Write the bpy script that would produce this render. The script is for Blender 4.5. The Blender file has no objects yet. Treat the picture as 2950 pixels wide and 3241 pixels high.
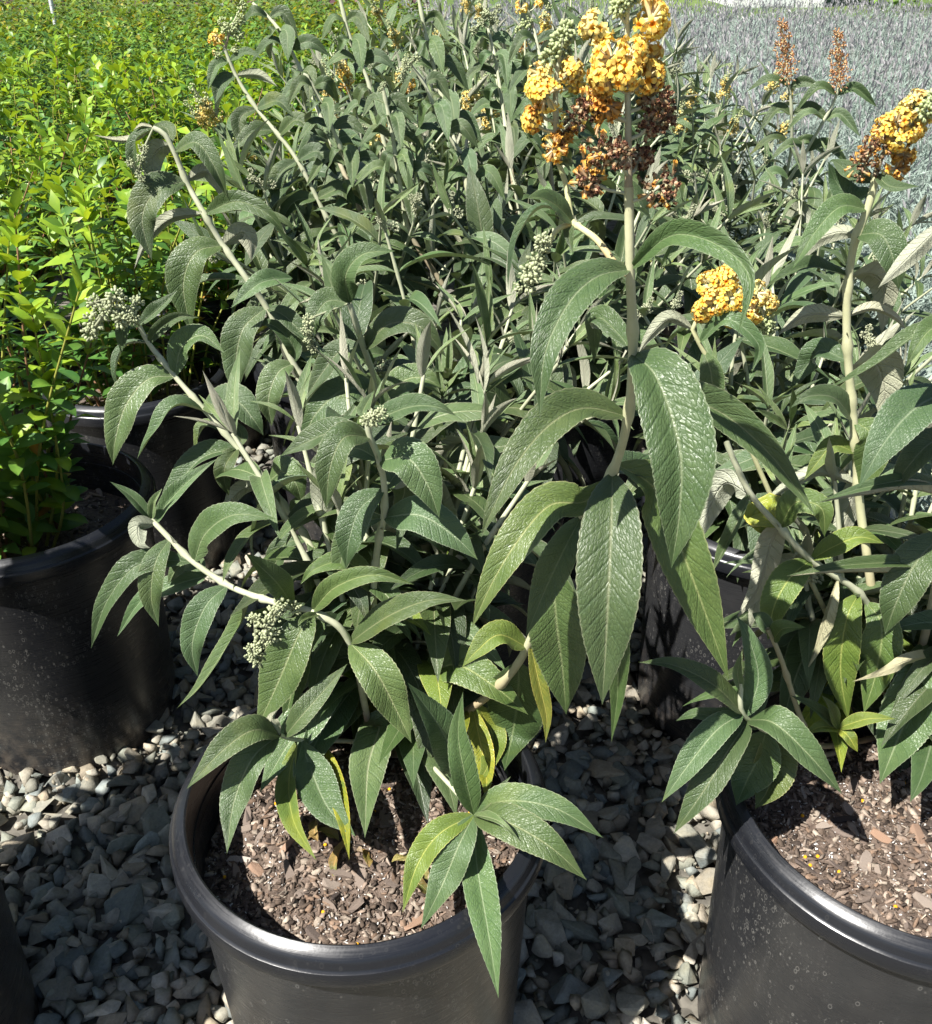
import bpy, bmesh, math, random
import numpy as np
from mathutils import Vector, Matrix

# ------------------------------------------------------------------ camera, sky, sun, exposure
sc = bpy.context.scene
COL = sc.collection
PITCH = math.radians(31.3); H = 1.10; F = 3028.0; CX, CY = 1475.0, 1620.5
cam_d = bpy.data.cameras.new('camera'); cam = bpy.data.objects.new('camera', cam_d); COL.objects.link(cam)
cam.location = (0, 0, H); cam.rotation_euler = (math.pi/2 - PITCH, 0, 0)
cam_d.sensor_fit = 'HORIZONTAL'; cam_d.sensor_width = 36.0; cam_d.lens = 36.0*F/2950.0
cam_d.clip_start = 0.01; cam_d.clip_end = 500
sc.camera = cam

SUN_AZ = Vector((-0.79, -0.61, 0)).normalized(); SUN_EL = math.radians(55)
sun_dir = Vector((SUN_AZ.x*math.cos(SUN_EL), SUN_AZ.y*math.cos(SUN_EL), math.sin(SUN_EL)))
world = bpy.data.worlds.new('World'); sc.world = world; world.use_nodes = True
wn = world.node_tree.nodes; wl = world.node_tree.links; wn.clear()
sky = wn.new('ShaderNodeTexSky'); sky.sky_type = 'NISHITA'; sky.sun_disc = False
sky.sun_elevation = SUN_EL; sky.sun_rotation = math.atan2(sun_dir.x, sun_dir.y)
bg = wn.new('ShaderNodeBackground'); bg.inputs['Strength'].default_value = 0.05
wo = wn.new('ShaderNodeOutputWorld'); wl.new(sky.outputs[0], bg.inputs[0]); wl.new(bg.outputs[0], wo.inputs[0])
sun_l = bpy.data.lights.new('sun', 'SUN'); sun_l.energy = 5.0; sun_l.angle = math.radians(0.53); sun_l.color = (1.0, 0.965, 0.91)
sun_o = bpy.data.objects.new('sun', sun_l); COL.objects.link(sun_o)
sun_o.rotation_euler = sun_dir.to_track_quat('Z', 'Y').to_euler()
vs = sc.view_settings; vs.view_transform = 'Standard'; vs.look = 'None'; vs.gamma = 1.0; vs.exposure = 1.15; vs.use_curve_mapping = False
sc.cycles.max_bounces = 4; sc.cycles.diffuse_bounces = 2; sc.cycles.glossy_bounces = 2; sc.cycles.transmission_bounces = 3; sc.cycles.caustics_reflective = False; sc.cycles.use_denoising = True; sc.cycles.use_adaptive_sampling = True; sc.cycles.adaptive_threshold = 0.02

rng = np.random.default_rng(11); random.seed(11)
CP, SP = math.cos(PITCH), math.sin(PITCH)
def at(x, y, Y):
    """world point seen at photo position (x, y) and standing Y metres in front of the camera"""
    u = (x-CX)/F; v = (y-CY)/F
    t = Y/(CP - v*SP)
    return np.array((u*t, Y, H - t*(SP + v*CP)))
def depth_of(p): return p[1]*CP + (H-p[2])*SP
def pix(p):
    d = p[1]*CP + (H-p[2])*SP
    return CX + F*p[0]/d, CY - F*(p[1]*SP - (H-p[2])*CP)/d
def nrm(a): return a/np.maximum(np.linalg.norm(a, axis=-1, keepdims=True), 1e-9)

# ------------------------------------------------------------------ materials
def new_mat(name):
    m = bpy.data.materials.new(name); m.use_nodes = True
    nt = m.node_tree; nt.nodes.clear()
    return m, nt
class NT:
    def __init__(s, nt): s.nt = nt
    def n(s, t, **kw):
        o = s.nt.nodes.new(t)
        for k, v in kw.items(): setattr(o, k, v)
        return o
    def l(s, a, b): s.nt.links.new(a, b)
    def math(s, op, a, b=None, c=None):
        o = s.n('ShaderNodeMath', operation=op)
        for i, x in enumerate((a, b, c)):
            if x is None: continue
            if isinstance(x, (int, float)): o.inputs[i].default_value = x
            else: s.l(x, o.inputs[i])
        return o.outputs[0]
    def mix(s, f, a, b, mode='MIX'):
        o = s.n('ShaderNodeMix', data_type='RGBA', blend_type=mode)
        for i, x in ((0, f), (6, a), (7, b)):
            if isinstance(x, (int, float)): o.inputs[i].default_value = x
            elif isinstance(x, tuple): o.inputs[i].default_value = (*x, 1) if len(x) == 3 else x
            else: s.l(x, o.inputs[i])
        return o.outputs[2]
    def ramp(s, f, stops, interp='LINEAR'):
        o = s.n('ShaderNodeValToRGB'); o.color_ramp.interpolation = interp
        e = o.color_ramp.elements
        while len(e) < len(stops): e.new(0.5)
        for k, (p, c) in enumerate(stops): e[k].position = p; e[k].color = (*c, 1)
        s.l(f, o.inputs[0]); return o.outputs[0]
    def noise(s, scale, detail=4, rough=0.55, vec=None, dim='3D'):
        o = s.n('ShaderNodeTexNoise', noise_dimensions=dim)
        o.inputs['Scale'].default_value = scale; o.inputs['Detail'].default_value = detail; o.inputs['Roughness'].default_value = rough
        if vec is not None: s.l(vec, o.inputs['Vector'])
        return o.outputs['Fac']
    def mapr(s, f, a, b, c=0.0, d=1.0):
        o = s.n('ShaderNodeMapRange'); o.inputs[1].default_value = a; o.inputs[2].default_value = b
        o.inputs[3].default_value = c; o.inputs[4].default_value = d; s.l(f, o.inputs[0]); return o.outputs[0]
    def bump(s, h, strength, dist):
        o = s.n('ShaderNodeBump'); o.inputs['Strength'].default_value = strength; o.inputs['Distance'].default_value = dist
        s.l(h, o.inputs['Height']); return o.outputs[0]
    def pbsdf(s, col, rough, spec=0.5, normal=None, **kw):
        o = s.n('ShaderNodeBsdfPrincipled')
        for key, x in (('Base Color', col), ('Roughness', rough), ('Specular IOR Level', spec)):
            if isinstance(x, (int, float)): o.inputs[key].default_value = x
            elif isinstance(x, tuple): o.inputs[key].default_value = (*x, 1)
            else: s.l(x, o.inputs[key])
        for k, v in kw.items(): o.inputs[k].default_value = v
        if normal is not None: s.l(normal, o.inputs['Normal'])
        return o.outputs[0]
    def out(s, sh):
        o = s.n('ShaderNodeOutputMaterial'); s.l(sh, o.inputs[0])
    def addtrans(s, sh, col, f):
        t = s.n('ShaderNodeBsdfTranslucent')
        if isinstance(col, tuple): t.inputs[0].default_value = (*col, 1)
        else: s.l(col, t.inputs[0])
        m = s.n('ShaderNodeMixShader'); m.inputs[0].default_value = f
        s.l(sh, m.inputs[1]); s.l(t.outputs[0], m.inputs[2]); return m.outputs[0]

def mat_bush_leaf():
    m, nt = new_mat('butterfly_bush_leaf'); g = NT(nt)
    uv = g.n('ShaderNodeUVMap', uv_map='UVMap').outputs[0]
    sep = g.n('ShaderNodeSeparateXYZ'); g.l(uv, sep.inputs[0])
    u, v = sep.outputs[0], sep.outputs[1]
    oi = g.n('ShaderNodeObjectInfo')
    rnd = oi.outputs['Random']; ocol = oi.outputs['Color']
    av = g.math('ABSOLUTE', g.math('SUBTRACT', g.math('MULTIPLY', v, 2.0), 1.0))
    # coordinates in leaf space for the quilted net
    comb = g.n('ShaderNodeCombineXYZ')
    g.l(g.math('SUBTRACT', g.math('MULTIPLY', u, 44.0), g.math('MULTIPLY', av, 5.0)), comb.inputs[0])
    g.l(g.math('MULTIPLY', v, 17.0), comb.inputs[1]); g.l(g.math('MULTIPLY', rnd, 37.0), comb.inputs[2])
    dn = g.n('ShaderNodeTexNoise'); dn.inputs['Scale'].default_value = 1.1; dn.inputs['Detail'].default_value = 2
    g.l(comb.outputs[0], dn.inputs['Vector'])
    wv = g.n('ShaderNodeVectorMath', operation='MULTIPLY_ADD'); g.l(dn.outputs['Color'], wv.inputs[0]); wv.inputs[1].default_value = (0.9, 0.9, 0); g.l(comb.outputs[0], wv.inputs[2])
    vo = g.n('ShaderNodeTexVoronoi', feature='DISTANCE_TO_EDGE'); vo.inputs['Scale'].default_value = 1.0; g.l(wv.outputs[0], vo.inputs['Vector'])
    net = g.mapr(vo.outputs['Distance'], 0.0, 0.32)
    # side veins, bowed to the tip
    s = g.math('SUBTRACT', g.math('MULTIPLY', u, 12.0), g.math('MULTIPLY', g.math('POWER', av, 0.85), 1.55))
    dv = g.math('ABSOLUTE', g.math('SUBTRACT', g.math('FRACT', s), 0.5))
    vein = g.mapr(dv, 0.0, 0.13, 1.0, 0.0)
    rib = g.mapr(av, 0.0, 0.075, 1.0, 0.0)
    hgt = g.math('SUBTRACT', g.math('MULTIPLY', g.math('POWER', net, 0.6), 0.95), g.math('ADD', g.math('MULTIPLY', vein, 1.15), g.math('MULTIPLY', rib, 1.6)))
    bp = g.bump(hgt, 0.52, 0.0008)
    # upper side
    geo = g.n('ShaderNodeNewGeometry')
    n1 = g.noise(38, 4, 0.6, geo.outputs['Position'])
    base = g.mix(g.mapr(n1, 0.3, 0.75), (0.066, 0.114, 0.034), (0.116, 0.166, 0.062))
    base = g.mix(g.mapr(rnd, 0, 1, 0, 0.45), base, (0.054, 0.094, 0.040))
    base = g.mix(g.math('MULTIPLY', g.math('SUBTRACT', 1.0, net), 0.35), base, (0.045, 0.080, 0.036))
    base = g.mix(g.math('MULTIPLY', vein, 0.22), base, (0.05, 0.095, 0.042))
    base = g.mix(g.math('MULTIPLY', rib, 0.70), base, (0.26, 0.30, 0.17))
    base = g.mix(g.math('MULTIPLY', g.mapr(av, 0.93, 1.0), 0.55), base, (0.30, 0.33, 0.21))
    # slight yellowing in blotches on some leaves
    n2 = g.noise(17, 2, 0.5, geo.outputs['Position'])
    base = g.mix(g.math('MULTIPLY', g.mapr(n2, 0.58, 0.72), g.mapr(rnd, 0.55, 1.0, 0.0, 0.55)), base, (0.16, 0.19, 0.03))
    sepo = g.n('ShaderNodeSeparateColor'); g.l(ocol, sepo.inputs[0])
    n4 = g.noise(55, 4, 0.6, geo.outputs['Position'])
    keepg = g.math('MULTIPLY', g.mapr(sepo.outputs[0], 1.9, 2.4), g.math('MAXIMUM', g.mapr(n4, 0.50, 0.62), g.math('MULTIPLY', g.math('MAXIMUM', vein, rib), 0.6)))
    ocol2 = g.mix(g.math('MULTIPLY', keepg, 0.75), ocol, (1.3, 1.25, 0.7))
    base = g.mix(1.0, base, ocol2, 'MULTIPLY')
    up = g.pbsdf(base, g.mapr(rnd, 0, 1, 0.38, 0.50), 0.52, bp)
    up = g.addtrans(up, g.mix(1.0, (0.16, 0.24, 0.05), ocol, 'MULTIPLY'), 0.07)
    # felted underside
    bp2 = g.bump(g.math('ADD', g.math('MULTIPLY', vein, 1.0), g.math('ADD', g.math('MULTIPLY', rib, 2.0), g.math('MULTIPLY', g.math('SUBTRACT', 1.0, net), 0.5))), 0.7, 0.0012)
    ub = g.mix(g.mapr(n1, 0.3, 0.7), (0.36, 0.38, 0.265), (0.46, 0.47, 0.35))
    ub = g.mix(g.math('MULTIPLY', rib, 0.5), ub, (0.54, 0.54, 0.42))
    sq = g.n('ShaderNodeGamma'); g.l(ocol, sq.inputs[0]); sq.inputs[1].default_value = 0.35
    ub = g.mix(1.0, ub, sq.outputs[0], 'MULTIPLY')
    dn_ = g.pbsdf(ub, 0.85, 0.15, bp2)
    dn_ = g.addtrans(dn_, (0.14, 0.20, 0.05), 0.12)
    mx = g.n('ShaderNodeMixShader'); g.l(geo.outputs['Backfacing'], mx.inputs[0]); g.l(up, mx.inputs[1]); g.l(dn_, mx.inputs[2])
    g.out(mx.outputs[0]); return m

def mat_simple_leaf(name, c1, c2, trans, tf, rough=0.45):
    m, nt = new_mat(name); g = NT(nt)
    oi = g.n('ShaderNodeObjectInfo'); geo = g.n('ShaderNodeNewGeometry')
    at_ = g.n('ShaderNodeAttribute', attribute_name='Col')
    n1 = g.noise(25, 3, 0.6, geo.outputs['Position'])
    b = g.mix(g.mapr(n1, 0.35, 0.7), c1, c2)
    b = g.mix(1.0, b, oi.outputs['Color'], 'MULTIPLY'); b = g.mix(1.0, b, at_.outputs['Color'], 'MULTIPLY')
    tb = g.mix(1.0, trans, oi.outputs['Color'], 'MULTIPLY'); tb = g.mix(1.0, tb, at_.outputs['Color'], 'MULTIPLY')
    sh = g.pbsdf(b, rough, 0.4)
    g.out(g.addtrans(sh, tb, tf)); return m

def mat_attr(name, rough=0.6, spec=0.3, tf=0.0, noise=0.0, bump=0.0, bscale=300):
    m, nt = new_mat(name); g = NT(nt)
    oi = g.n('ShaderNodeObjectInfo'); at_ = g.n('ShaderNodeAttribute', attribute_name='Col'); geo = g.n('ShaderNodeNewGeometry')
    b = g.mix(1.0, at_.outputs['Color'], oi.outputs['Color'], 'MULTIPLY')
    nn = g.noise(bscale, 4, 0.6, geo.outputs['Position'])
    if noise: b = g.mix(noise, b, g.mix(1.0, b, g.ramp(nn, [(0.25, (0.35, 0.35, 0.35)), (0.75, (1.5, 1.5, 1.5))]), 'MULTIPLY'))
    sh = g.pbsdf(b, rough, spec, g.bump(nn, bump, 0.002) if bump else None)
    if tf: sh = g.addtrans(sh, b, tf)
    g.out(sh); return m

def mat_stem():
    m, nt = new_mat('pale_stem'); g = NT(nt)
    oi = g.n('ShaderNodeObjectInfo'); tc = g.n('ShaderNodeTexCoord'); geo = g.n('ShaderNodeNewGeometry')
    uv = g.n('ShaderNodeUVMap', uv_map='UVMap').outputs[0]
    sep = g.n('ShaderNodeSeparateXYZ'); g.l(uv, sep.inputs[0])
    n1 = g.noise(60, 3, 0.6, geo.outputs['Position'])
    b = g.mix(g.mapr(n1, 0.3, 0.7), (0.40, 0.42, 0.27), (0.50, 0.51, 0.36))
    old = g.mix(g.mapr(n1, 0.3, 0.7), (0.30, 0.23, 0.15), (0.40, 0.32, 0.21))
    b = g.mix(g.mapr(sep.outputs[0], 0.22, 0.42, 0.85, 0.0), b, old)       # woody and pinkish towards the base
    b = g.mix(1.0, b, oi.outputs['Color'], 'MULTIPLY')
    st = g.noise(1.0, 2, 0.5, None)
    wv = g.n('ShaderNodeTexWave', wave_type='BANDS', bands_direction='Y'); wv.inputs['Scale'].default_value = 1.3; g.l(uv, wv.inputs['Vector'])
    g.out(g.pbsdf(b, 0.7, 0.25, g.bump(n1, 0.3, 0.001))); return m

def mat_pot():
    m, nt = new_mat('black_pot_plastic'); g = NT(nt)
    tc = g.n('ShaderNodeTexCoord'); P = tc.outputs['Object']; oi = g.n('ShaderNodeObjectInfo')
    mp = g.n('ShaderNodeMapping'); mp.inputs['Scale'].default_value = (1, 1, 0.55); g.l(P, mp.inputs[0])
    vo = g.n('ShaderNodeTexVoronoi', feature='F1'); vo.inputs['Scale'].default_value = 190; g.l(mp.outputs[0], vo.inputs['Vector'])
    ring = g.mapr(g.math('ABSOLUTE', g.math('SUBTRACT', vo.outputs['Distance'], 0.30)), 0.0, 0.10, 1.0, 0.0)
    pick = g.math('GREATER_THAN', g.n('ShaderNodeSeparateColor').outputs[0], 2.0)
    sepc = g.n('ShaderNodeSeparateColor'); g.l(vo.outputs['Color'], sepc.inputs[0])
    big = g.noise(9, 3, 0.5, P)
    keep = g.math('GREATER_THAN', g.math('ADD', sepc.outputs[0], g.mapr(big, 0.35, 0.65, -0.35, 0.35)), 0.80)
    spots = g.math('MULTIPLY', ring, keep)
    fine = g.mapr(g.noise(420, 2, 0.6, mp.outputs[0]), 0.60, 0.74)
    dust = g.math('ADD', g.math('MULTIPLY', spots, 0.28), g.math('MULTIPLY', g.math('MULTIPLY', fine, g.mapr(big, 0.4, 0.7)), 0.5))
    film = g.mapr(g.noise(6, 5, 0.65, P), 0.3, 0.75)
    sepz = g.n('ShaderNodeSeparateXYZ'); g.l(P, sepz.inputs[0])
    wallmask = g.mapr(sepz.outputs[2], 0.352, 0.358, 1.0, 0.12)            # the moulded rim stays cleaner than the wall
    b = g.mix(g.math('MULTIPLY', g.math('MULTIPLY', film, wallmask), 0.9), (0.009, 0.010, 0.013), (0.038, 0.038, 0.038))
    smp = g.n('ShaderNodeMapping'); smp.inputs['Scale'].default_value = (60, 60, 3.0); g.l(P, smp.inputs[0])
    streak = g.math('MULTIPLY', g.mapr(g.noise(1.0, 4, 0.6, smp.outputs[0]), 0.56, 0.75), g.mapr(g.noise(5, 2, 0.5, P), 0.45, 0.65))
    splash = g.math('MULTIPLY', g.mapr(sepz.outputs[2], 0.0, 0.16, 0.8, 0.0), g.mapr(g.noise(45, 5, 0.7, P), 0.42, 0.62))
    b = g.mix(g.math('MULTIPLY', streak, g.math('MULTIPLY', wallmask, 0.22)), b, (0.30, 0.29, 0.27))
    b = g.mix(g.math('MULTIPLY', splash, 0.5), b, (0.16, 0.13, 0.10))
    b = g.mix(g.math('MULTIPLY', dust, wallmask), b, (0.34, 0.33, 0.30))
    scr = g.n('ShaderNodeMapping'); scr.inputs['Scale'].default_value = (4, 4, 160); g.l(P, scr.inputs[0])
    sc_ = g.noise(6, 4, 0.6, scr.outputs[0])
    rough = g.mapr(sc_, 0.3, 0.7, 0.22, 0.42)
    bp = g.bump(g.math('ADD', g.math('MULTIPLY', g.noise(350, 2, 0.5, P), 0.5), g.math('MULTIPLY', sc_, 0.5)), 0.12, 0.001)
    g.out(g.pbsdf(b, rough, 0.5, bp)); return m

def mat_soil():
    m, nt = new_mat('potting_soil'); g = NT(nt)
    tc = g.n('ShaderNodeTexCoord'); P = tc.outputs['Object']
    n1 = g.noise(90, 6, 0.7, P); n2 = g.noise(260, 4, 0.7, P)
    b = g.ramp(n1, [(0.25, (0.05, 0.036, 0.028)), (0.5, (0.15, 0.112, 0.088)), (0.75, (0.28, 0.215, 0.175))])
    b = g.mix(g.mapr(n2, 0.62, 0.7), b, (0.42, 0.38, 0.33))
    g.out(g.pbsdf(b, 0.95, 0.15, g.bump(g.math('ADD', n1, g.math('MULTIPLY', n2, 0.5)), 1.0, 0.006))); return m

def mat_bark():
    m, nt = new_mat('bark'); g = NT(nt)
    oi = g.n('ShaderNodeObjectInfo'); at_ = g.n('ShaderNodeAttribute', attribute_name='Col'); tc = g.n('ShaderNodeTexCoord')
    mp = g.n('ShaderNodeMapping'); mp.inputs['Scale'].default_value = (300, 1400, 600); g.l(tc.outputs['Object'], mp.inputs[0])
    n1 = g.noise(1.0, 4, 0.65, mp.outputs[0])
    r = g.ramp(oi.outputs['Random'], [(0.0, (0.06, 0.047, 0.042)), (0.25, (0.16, 0.125, 0.105)), (0.5, (0.24, 0.19, 0.155)), (0.75, (0.31, 0.255, 0.21)), (0.9, (0.33, 0.205, 0.135)), (1.0, (0.44, 0.39, 0.34))])
    b = g.mix(1.0, r, at_.outputs['Color'], 'MULTIPLY')
    b = g.mix(0.8, b, g.mix(1.0, b, g.ramp(n1, [(0.3, (0.45, 0.45, 0.45)), (0.7, (1.3, 1.3, 1.3))]), 'MULTIPLY'))
    g.out(g.pbsdf(b, 0.85, 0.2, g.bump(n1, 0.6, 0.001))); return m

def mat_stone():
    m, nt = new_mat('crushed_stone'); g = NT(nt)
    oi = g.n('ShaderNodeObjectInfo'); at_ = g.n('ShaderNodeAttribute', attribute_name='Col'); geo = g.n('ShaderNodeNewGeometry'); P = geo.outputs['Position']
    b = g.mix(1.0, at_.outputs['Color'], oi.outputs['Color'], 'MULTIPLY')
    n1 = g.noise(45, 5, 0.65, P); n2 = g.noise(240, 5, 0.7, P); n3 = g.noise(18, 3, 0.5, P)
    b = g.mix(0.75, b, g.mix(1.0, b, g.ramp(n1, [(0.28, (0.62, 0.66, 0.68)), (0.5, (1, 1, 1)), (0.75, (1.22, 1.14, 0.98))]), 'MULTIPLY'))
    b = g.mix(g.mapr(n3, 0.55, 0.75, 0, 0.35), b, (0.36, 0.27, 0.17))
    b = g.mix(0.5, b, g.mix(1.0, b, g.ramp(n2, [(0.3, (0.6, 0.6, 0.6)), (0.7, (1.25, 1.25, 1.25))]), 'MULTIPLY'))
    g.out(g.pbsdf(b, 0.85, 0.25, g.bump(g.math('ADD', n1, g.math('MULTIPLY', n2, 0.4)), 0.6, 0.004))); return m

def mat_ground():
    m, nt = new_mat('gravel_bed'); g = NT(nt)
    geo = g.n('ShaderNodeNewGeometry'); P = geo.outputs['Position']
    vo = g.n('ShaderNodeTexVoronoi', feature='F1'); vo.inputs['Scale'].default_value = 40; g.l(P, vo.inputs['Vector'])
    n = g.noise(30, 5, 0.6, P)
    b = g.ramp(n, [(0.3, (0.07, 0.065, 0.055)), (0.7, (0.20, 0.185, 0.155))])
    d = g.mapr(vo.outputs['Distance'], 0.0, 0.7, 1.0, 0.0)
    far = g.n('ShaderNodeSeparateXYZ'); g.l(P, far.inputs[0])
    n2 = g.noise(0.6, 6, 0.6, P)
    grass = g.ramp(n2, [(0.3, (0.06, 0.11, 0.025)), (0.7, (0.14, 0.19, 0.05))])
    b = g.mix(g.mapr(far.outputs[1], 15.5, 16.0), b, grass)
    g.out(g.pbsdf(b, 0.95, 0.2, g.bump(d, 0.8, 0.01))); return m

M = dict(leaf=mat_bush_leaf(), stem=mat_stem(), pot=mat_pot(), soil=mat_soil(), bark=mat_bark(), stone=mat_stone(), ground=mat_ground())
M['flower'] = mat_attr('flower_petal', 0.55, 0.25, 0.22, 0.25, 0.0, 500)
M['hyp'] = mat_simple_leaf('hypericum_leaf', (0.075, 0.175, 0.030), (0.155, 0.265, 0.040), (0.24, 0.38, 0.03), 0.28, 0.42)
M['hypstem'] = mat_attr('hypericum_stem', 0.6, 0.3, 0.0, 0.2)
M['lav'] = mat_attr('lavender_leaf', 0.8, 0.10, 0.25)
M['mulch'] = mat_attr('fine_mulch', 0.9, 0.15, 0.0, 0.5, 0.0, 600)
M['paint'] = mat_attr('painted', 0.5, 0.4, 0.0, 0.15, 0.0, 40)

# ------------------------------------------------------------------ mesh helpers
def mesh_np(name, V, Fc, mat=None, col=None, uv=None, smooth=True):
    """V (n,3); Fc list/array of quads or tris"""
    me = bpy.data.meshes.new(name)
    V = np.asarray(V, np.float32); Fc = np.asarray(Fc, np.int32)
    k = Fc.shape[1]; nf = len(Fc)
    me.vertices.add(len(V)); me.vertices.foreach_set('co', V.ravel())
    me.loops.add(nf*k); me.loops.foreach_set('vertex_index', Fc.ravel())
    me.polygons.add(nf); me.polygons.foreach_set('loop_start', np.arange(0, nf*k, k, dtype=np.int32))
    me.polygons.foreach_set('loop_total', np.full(nf, k, np.int32))
    if smooth: me.polygons.foreach_set('use_smooth', np.ones(nf, bool))
    me.update(calc_edges=True)
    if col is not None:
        a = me.attributes.new('Col', 'FLOAT_COLOR', 'POINT')
        c = np.ones((len(V), 4), np.float32); c[:, :3] = col
        a.data.foreach_set('color', c.ravel())
    if uv is not None:
        l = me.uv_layers.new(name='UVMap'); l.data.foreach_set('uv', np.asarray(uv, np.float32)[Fc.ravel()].ravel())
    if mat is not None: me.materials.append(mat)
    return me
def mesh_poly(name, V, Fl, mat=None, col=(1, 1, 1), smooth=False):
    me = bpy.data.meshes.new(name); me.from_pydata([tuple(map(float, v)) for v in V], [], [tuple(f) for f in Fl]); me.update()
    a = me.attributes.new('Col', 'FLOAT_COLOR', 'POINT'); c = np.ones((len(V), 4), np.float32); c[:, :3] = col; a.data.foreach_set('color', c.ravel())
    if smooth: me.polygons.foreach_set('use_smooth', np.ones(len(me.polygons), bool))
    if mat: me.materials.append(mat)
    return me
def obj(name, me, parent=None, loc=(0, 0, 0)):
    o = bpy.data.objects.new(name, me); COL.objects.link(o); o.location = [float(x) for x in loc]
    if parent is not None: o.parent = parent
    return o
def tag(o, label, cat, group=None):
    o['label'] = label; o['category'] = cat
    if group: o['group'] = group
    return o
def thing(name, label, cat, loc=(0, 0, 0), group=None):
    return tag(obj(name, None, None, loc), label, cat, group)
def struct(o): o['kind'] = 'structure'; return o
def stuff(o): o['kind'] = 'stuff'; return o
def copy_tree(o, parent=None):
    c = o.copy(); COL.objects.link(c); c.parent = parent
    for ch in o.children: copy_tree(ch, c)
    return c
def catmull(P, n):
    P = np.asarray(P, float)
    if len(P) == 2: return P[0] + (P[1]-P[0])*np.linspace(0, 1, n+1)[:, None]
    Q = np.vstack([2*P[0]-P[1], P, 2*P[-1]-P[-2]])
    seg = np.linalg.norm(np.diff(P, axis=0), axis=1); cum = np.r_[0, np.cumsum(seg)]; cum /= cum[-1]
    out = []
    for t in np.linspace(0, 1, n+1):
        i = min(np.searchsorted(cum, t, 'right')-1, len(P)-2); i = max(i, 0)
        s = (t-cum[i])/max(cum[i+1]-cum[i], 1e-9)
        a, b, c, d = Q[i], Q[i+1], Q[i+2], Q[i+3]
        out.append(0.5*((2*b) + (-a+c)*s + (2*a-5*b+4*c-d)*s*s + (-a+3*b-3*c+d)*s**3))
    return np.array(out)
def tube_arr(P, R, sides=8, off=0):
    P = np.asarray(P, float); n = len(P); R = np.broadcast_to(np.asarray(R, float), (n,))
    T = nrm(np.gradient(P, axis=0)); ref = np.array((0.13, 0.97, 0.21))
    B = nrm(np.cross(T, ref)); N = np.cross(B, T)
    a = np.linspace(0, 2*np.pi, sides, endpoint=False)
    V = (P[:, None, :] + R[:, None, None]*(np.cos(a)[None, :, None]*B[:, None, :] + np.sin(a)[None, :, None]*N[:, None, :])).reshape(-1, 3)
    Fc = []
    for i in range(n-1):
        for j in range(sides):
            k = (j+1) % sides
            Fc.append((off+i*sides+j, off+(i+1)*sides+j, off+(i+1)*sides+k, off+i*sides+k))
    uv = np.stack([np.repeat(np.linspace(0, 1, n), sides), np.tile(np.linspace(0, 1, sides), n)], 1)
    return V, Fc, uv

def leaf_arr(C, Nh, W, nv=6, fold=0.2, serr=0.0, wave=0.0, seed=0, recurve=0.12, peak=0.40):
    """leaf blade along the midrib C with top side facing Nh"""
    n = len(C)-1; u = np.linspace(0, 1, n+1)
    T = nrm(np.gradient(C, axis=0)); B = nrm(np.cross(T, Nh)); N = np.cross(B, T)
    a = 1.22*peak/(1-peak)
    w = np.power(u, a)*np.power(1-u, 1.22); w /= w.max()
    pet = 0.045*(1-u)**2
    hw = W*0.5*np.maximum(w, pet)
    v = np.linspace(-1, 1, nv+1)
    V = np.zeros((n+1, nv+1, 3)); r = np.random.default_rng(seed)
    ph = r.uniform(0, 6.28, 4)
    for j, vv in enumerate(v):
        av = abs(vv); s = 0 if vv < 0 else 1
        h = hw.copy()
        if av > 0.99 and serr: h = h*(1 + serr*np.where(np.arange(n+1) % 2 == 0, 1, -1)*(0.6+0.4*r.random(n+1)))
        z = fold*av*h - recurve*h*av**4 + wave*h*av**2*np.sin(u*9+ph[s])*1.0 + 0.5*wave*h*av*np.sin(u*17+ph[2+s])
        V[:, j] = C + B*(vv*h)[:, None]*math.sqrt(max(0.2, 1-min(fold, 0.8)**2)) + N*z[:, None]
    idx = np.arange((n+1)*(nv+1)).reshape(n+1, nv+1)
    Fc = np.stack([idx[:-1, :-1], idx[:-1, 1:], idx[1:, 1:], idx[1:, :-1]], -1).reshape(-1, 4)
    uv = np.stack(np.meshgrid(u, (v+1)/2, indexing='ij'), -1).reshape(-1, 2)
    return V.reshape(-1, 3), Fc, uv

# ------------------------------------------------------------------ the ground
g_ = mesh_np('ground', [(-90, -8, 0), (90, -8, 0), (90, 160, 0), (-90, 160, 0)], [(0, 1, 2, 3)], M['ground'])
ground = struct(obj('gravel_ground', g_))

# ------------------------------------------------------------------ pots
PH = 0.40
def lathe(prof, n=96):
    a = np.linspace(0, 2*np.pi, n, endpoint=False)
    V = []; Fc = []
    for r, z in prof: V += [(r*math.cos(t), r*math.sin(t), z) for t in a]
    for i in range(len(prof)-1):
        for j in range(n):
            k = (j+1) % n; Fc.append((i*n+j, i*n+k, (i+1)*n+k, (i+1)*n+j))
    return V, Fc
def with_sharp(me, ang=35):
    try: me.shade_auto_smooth
    except Exception: pass
    bm = bmesh.new(); bm.from_mesh(me)
    for e in bm.edges:
        if len(e.link_faces) == 2 and e.calc_face_angle(0) > math.radians(ang): e.smooth = False
    bm.to_mesh(me); bm.free(); return me
wall_prof = [(0.0, 0.004), (0.120, 0.004), (0.146, 0.0), (0.152, 0.006), (0.1535, 0.03), (0.160, 0.20), (0.1662, 0.352), (0.1668, 0.3662), (0.1592, 0.3662), (0.1525, 0.21), (0.150, 0.2)]
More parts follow.
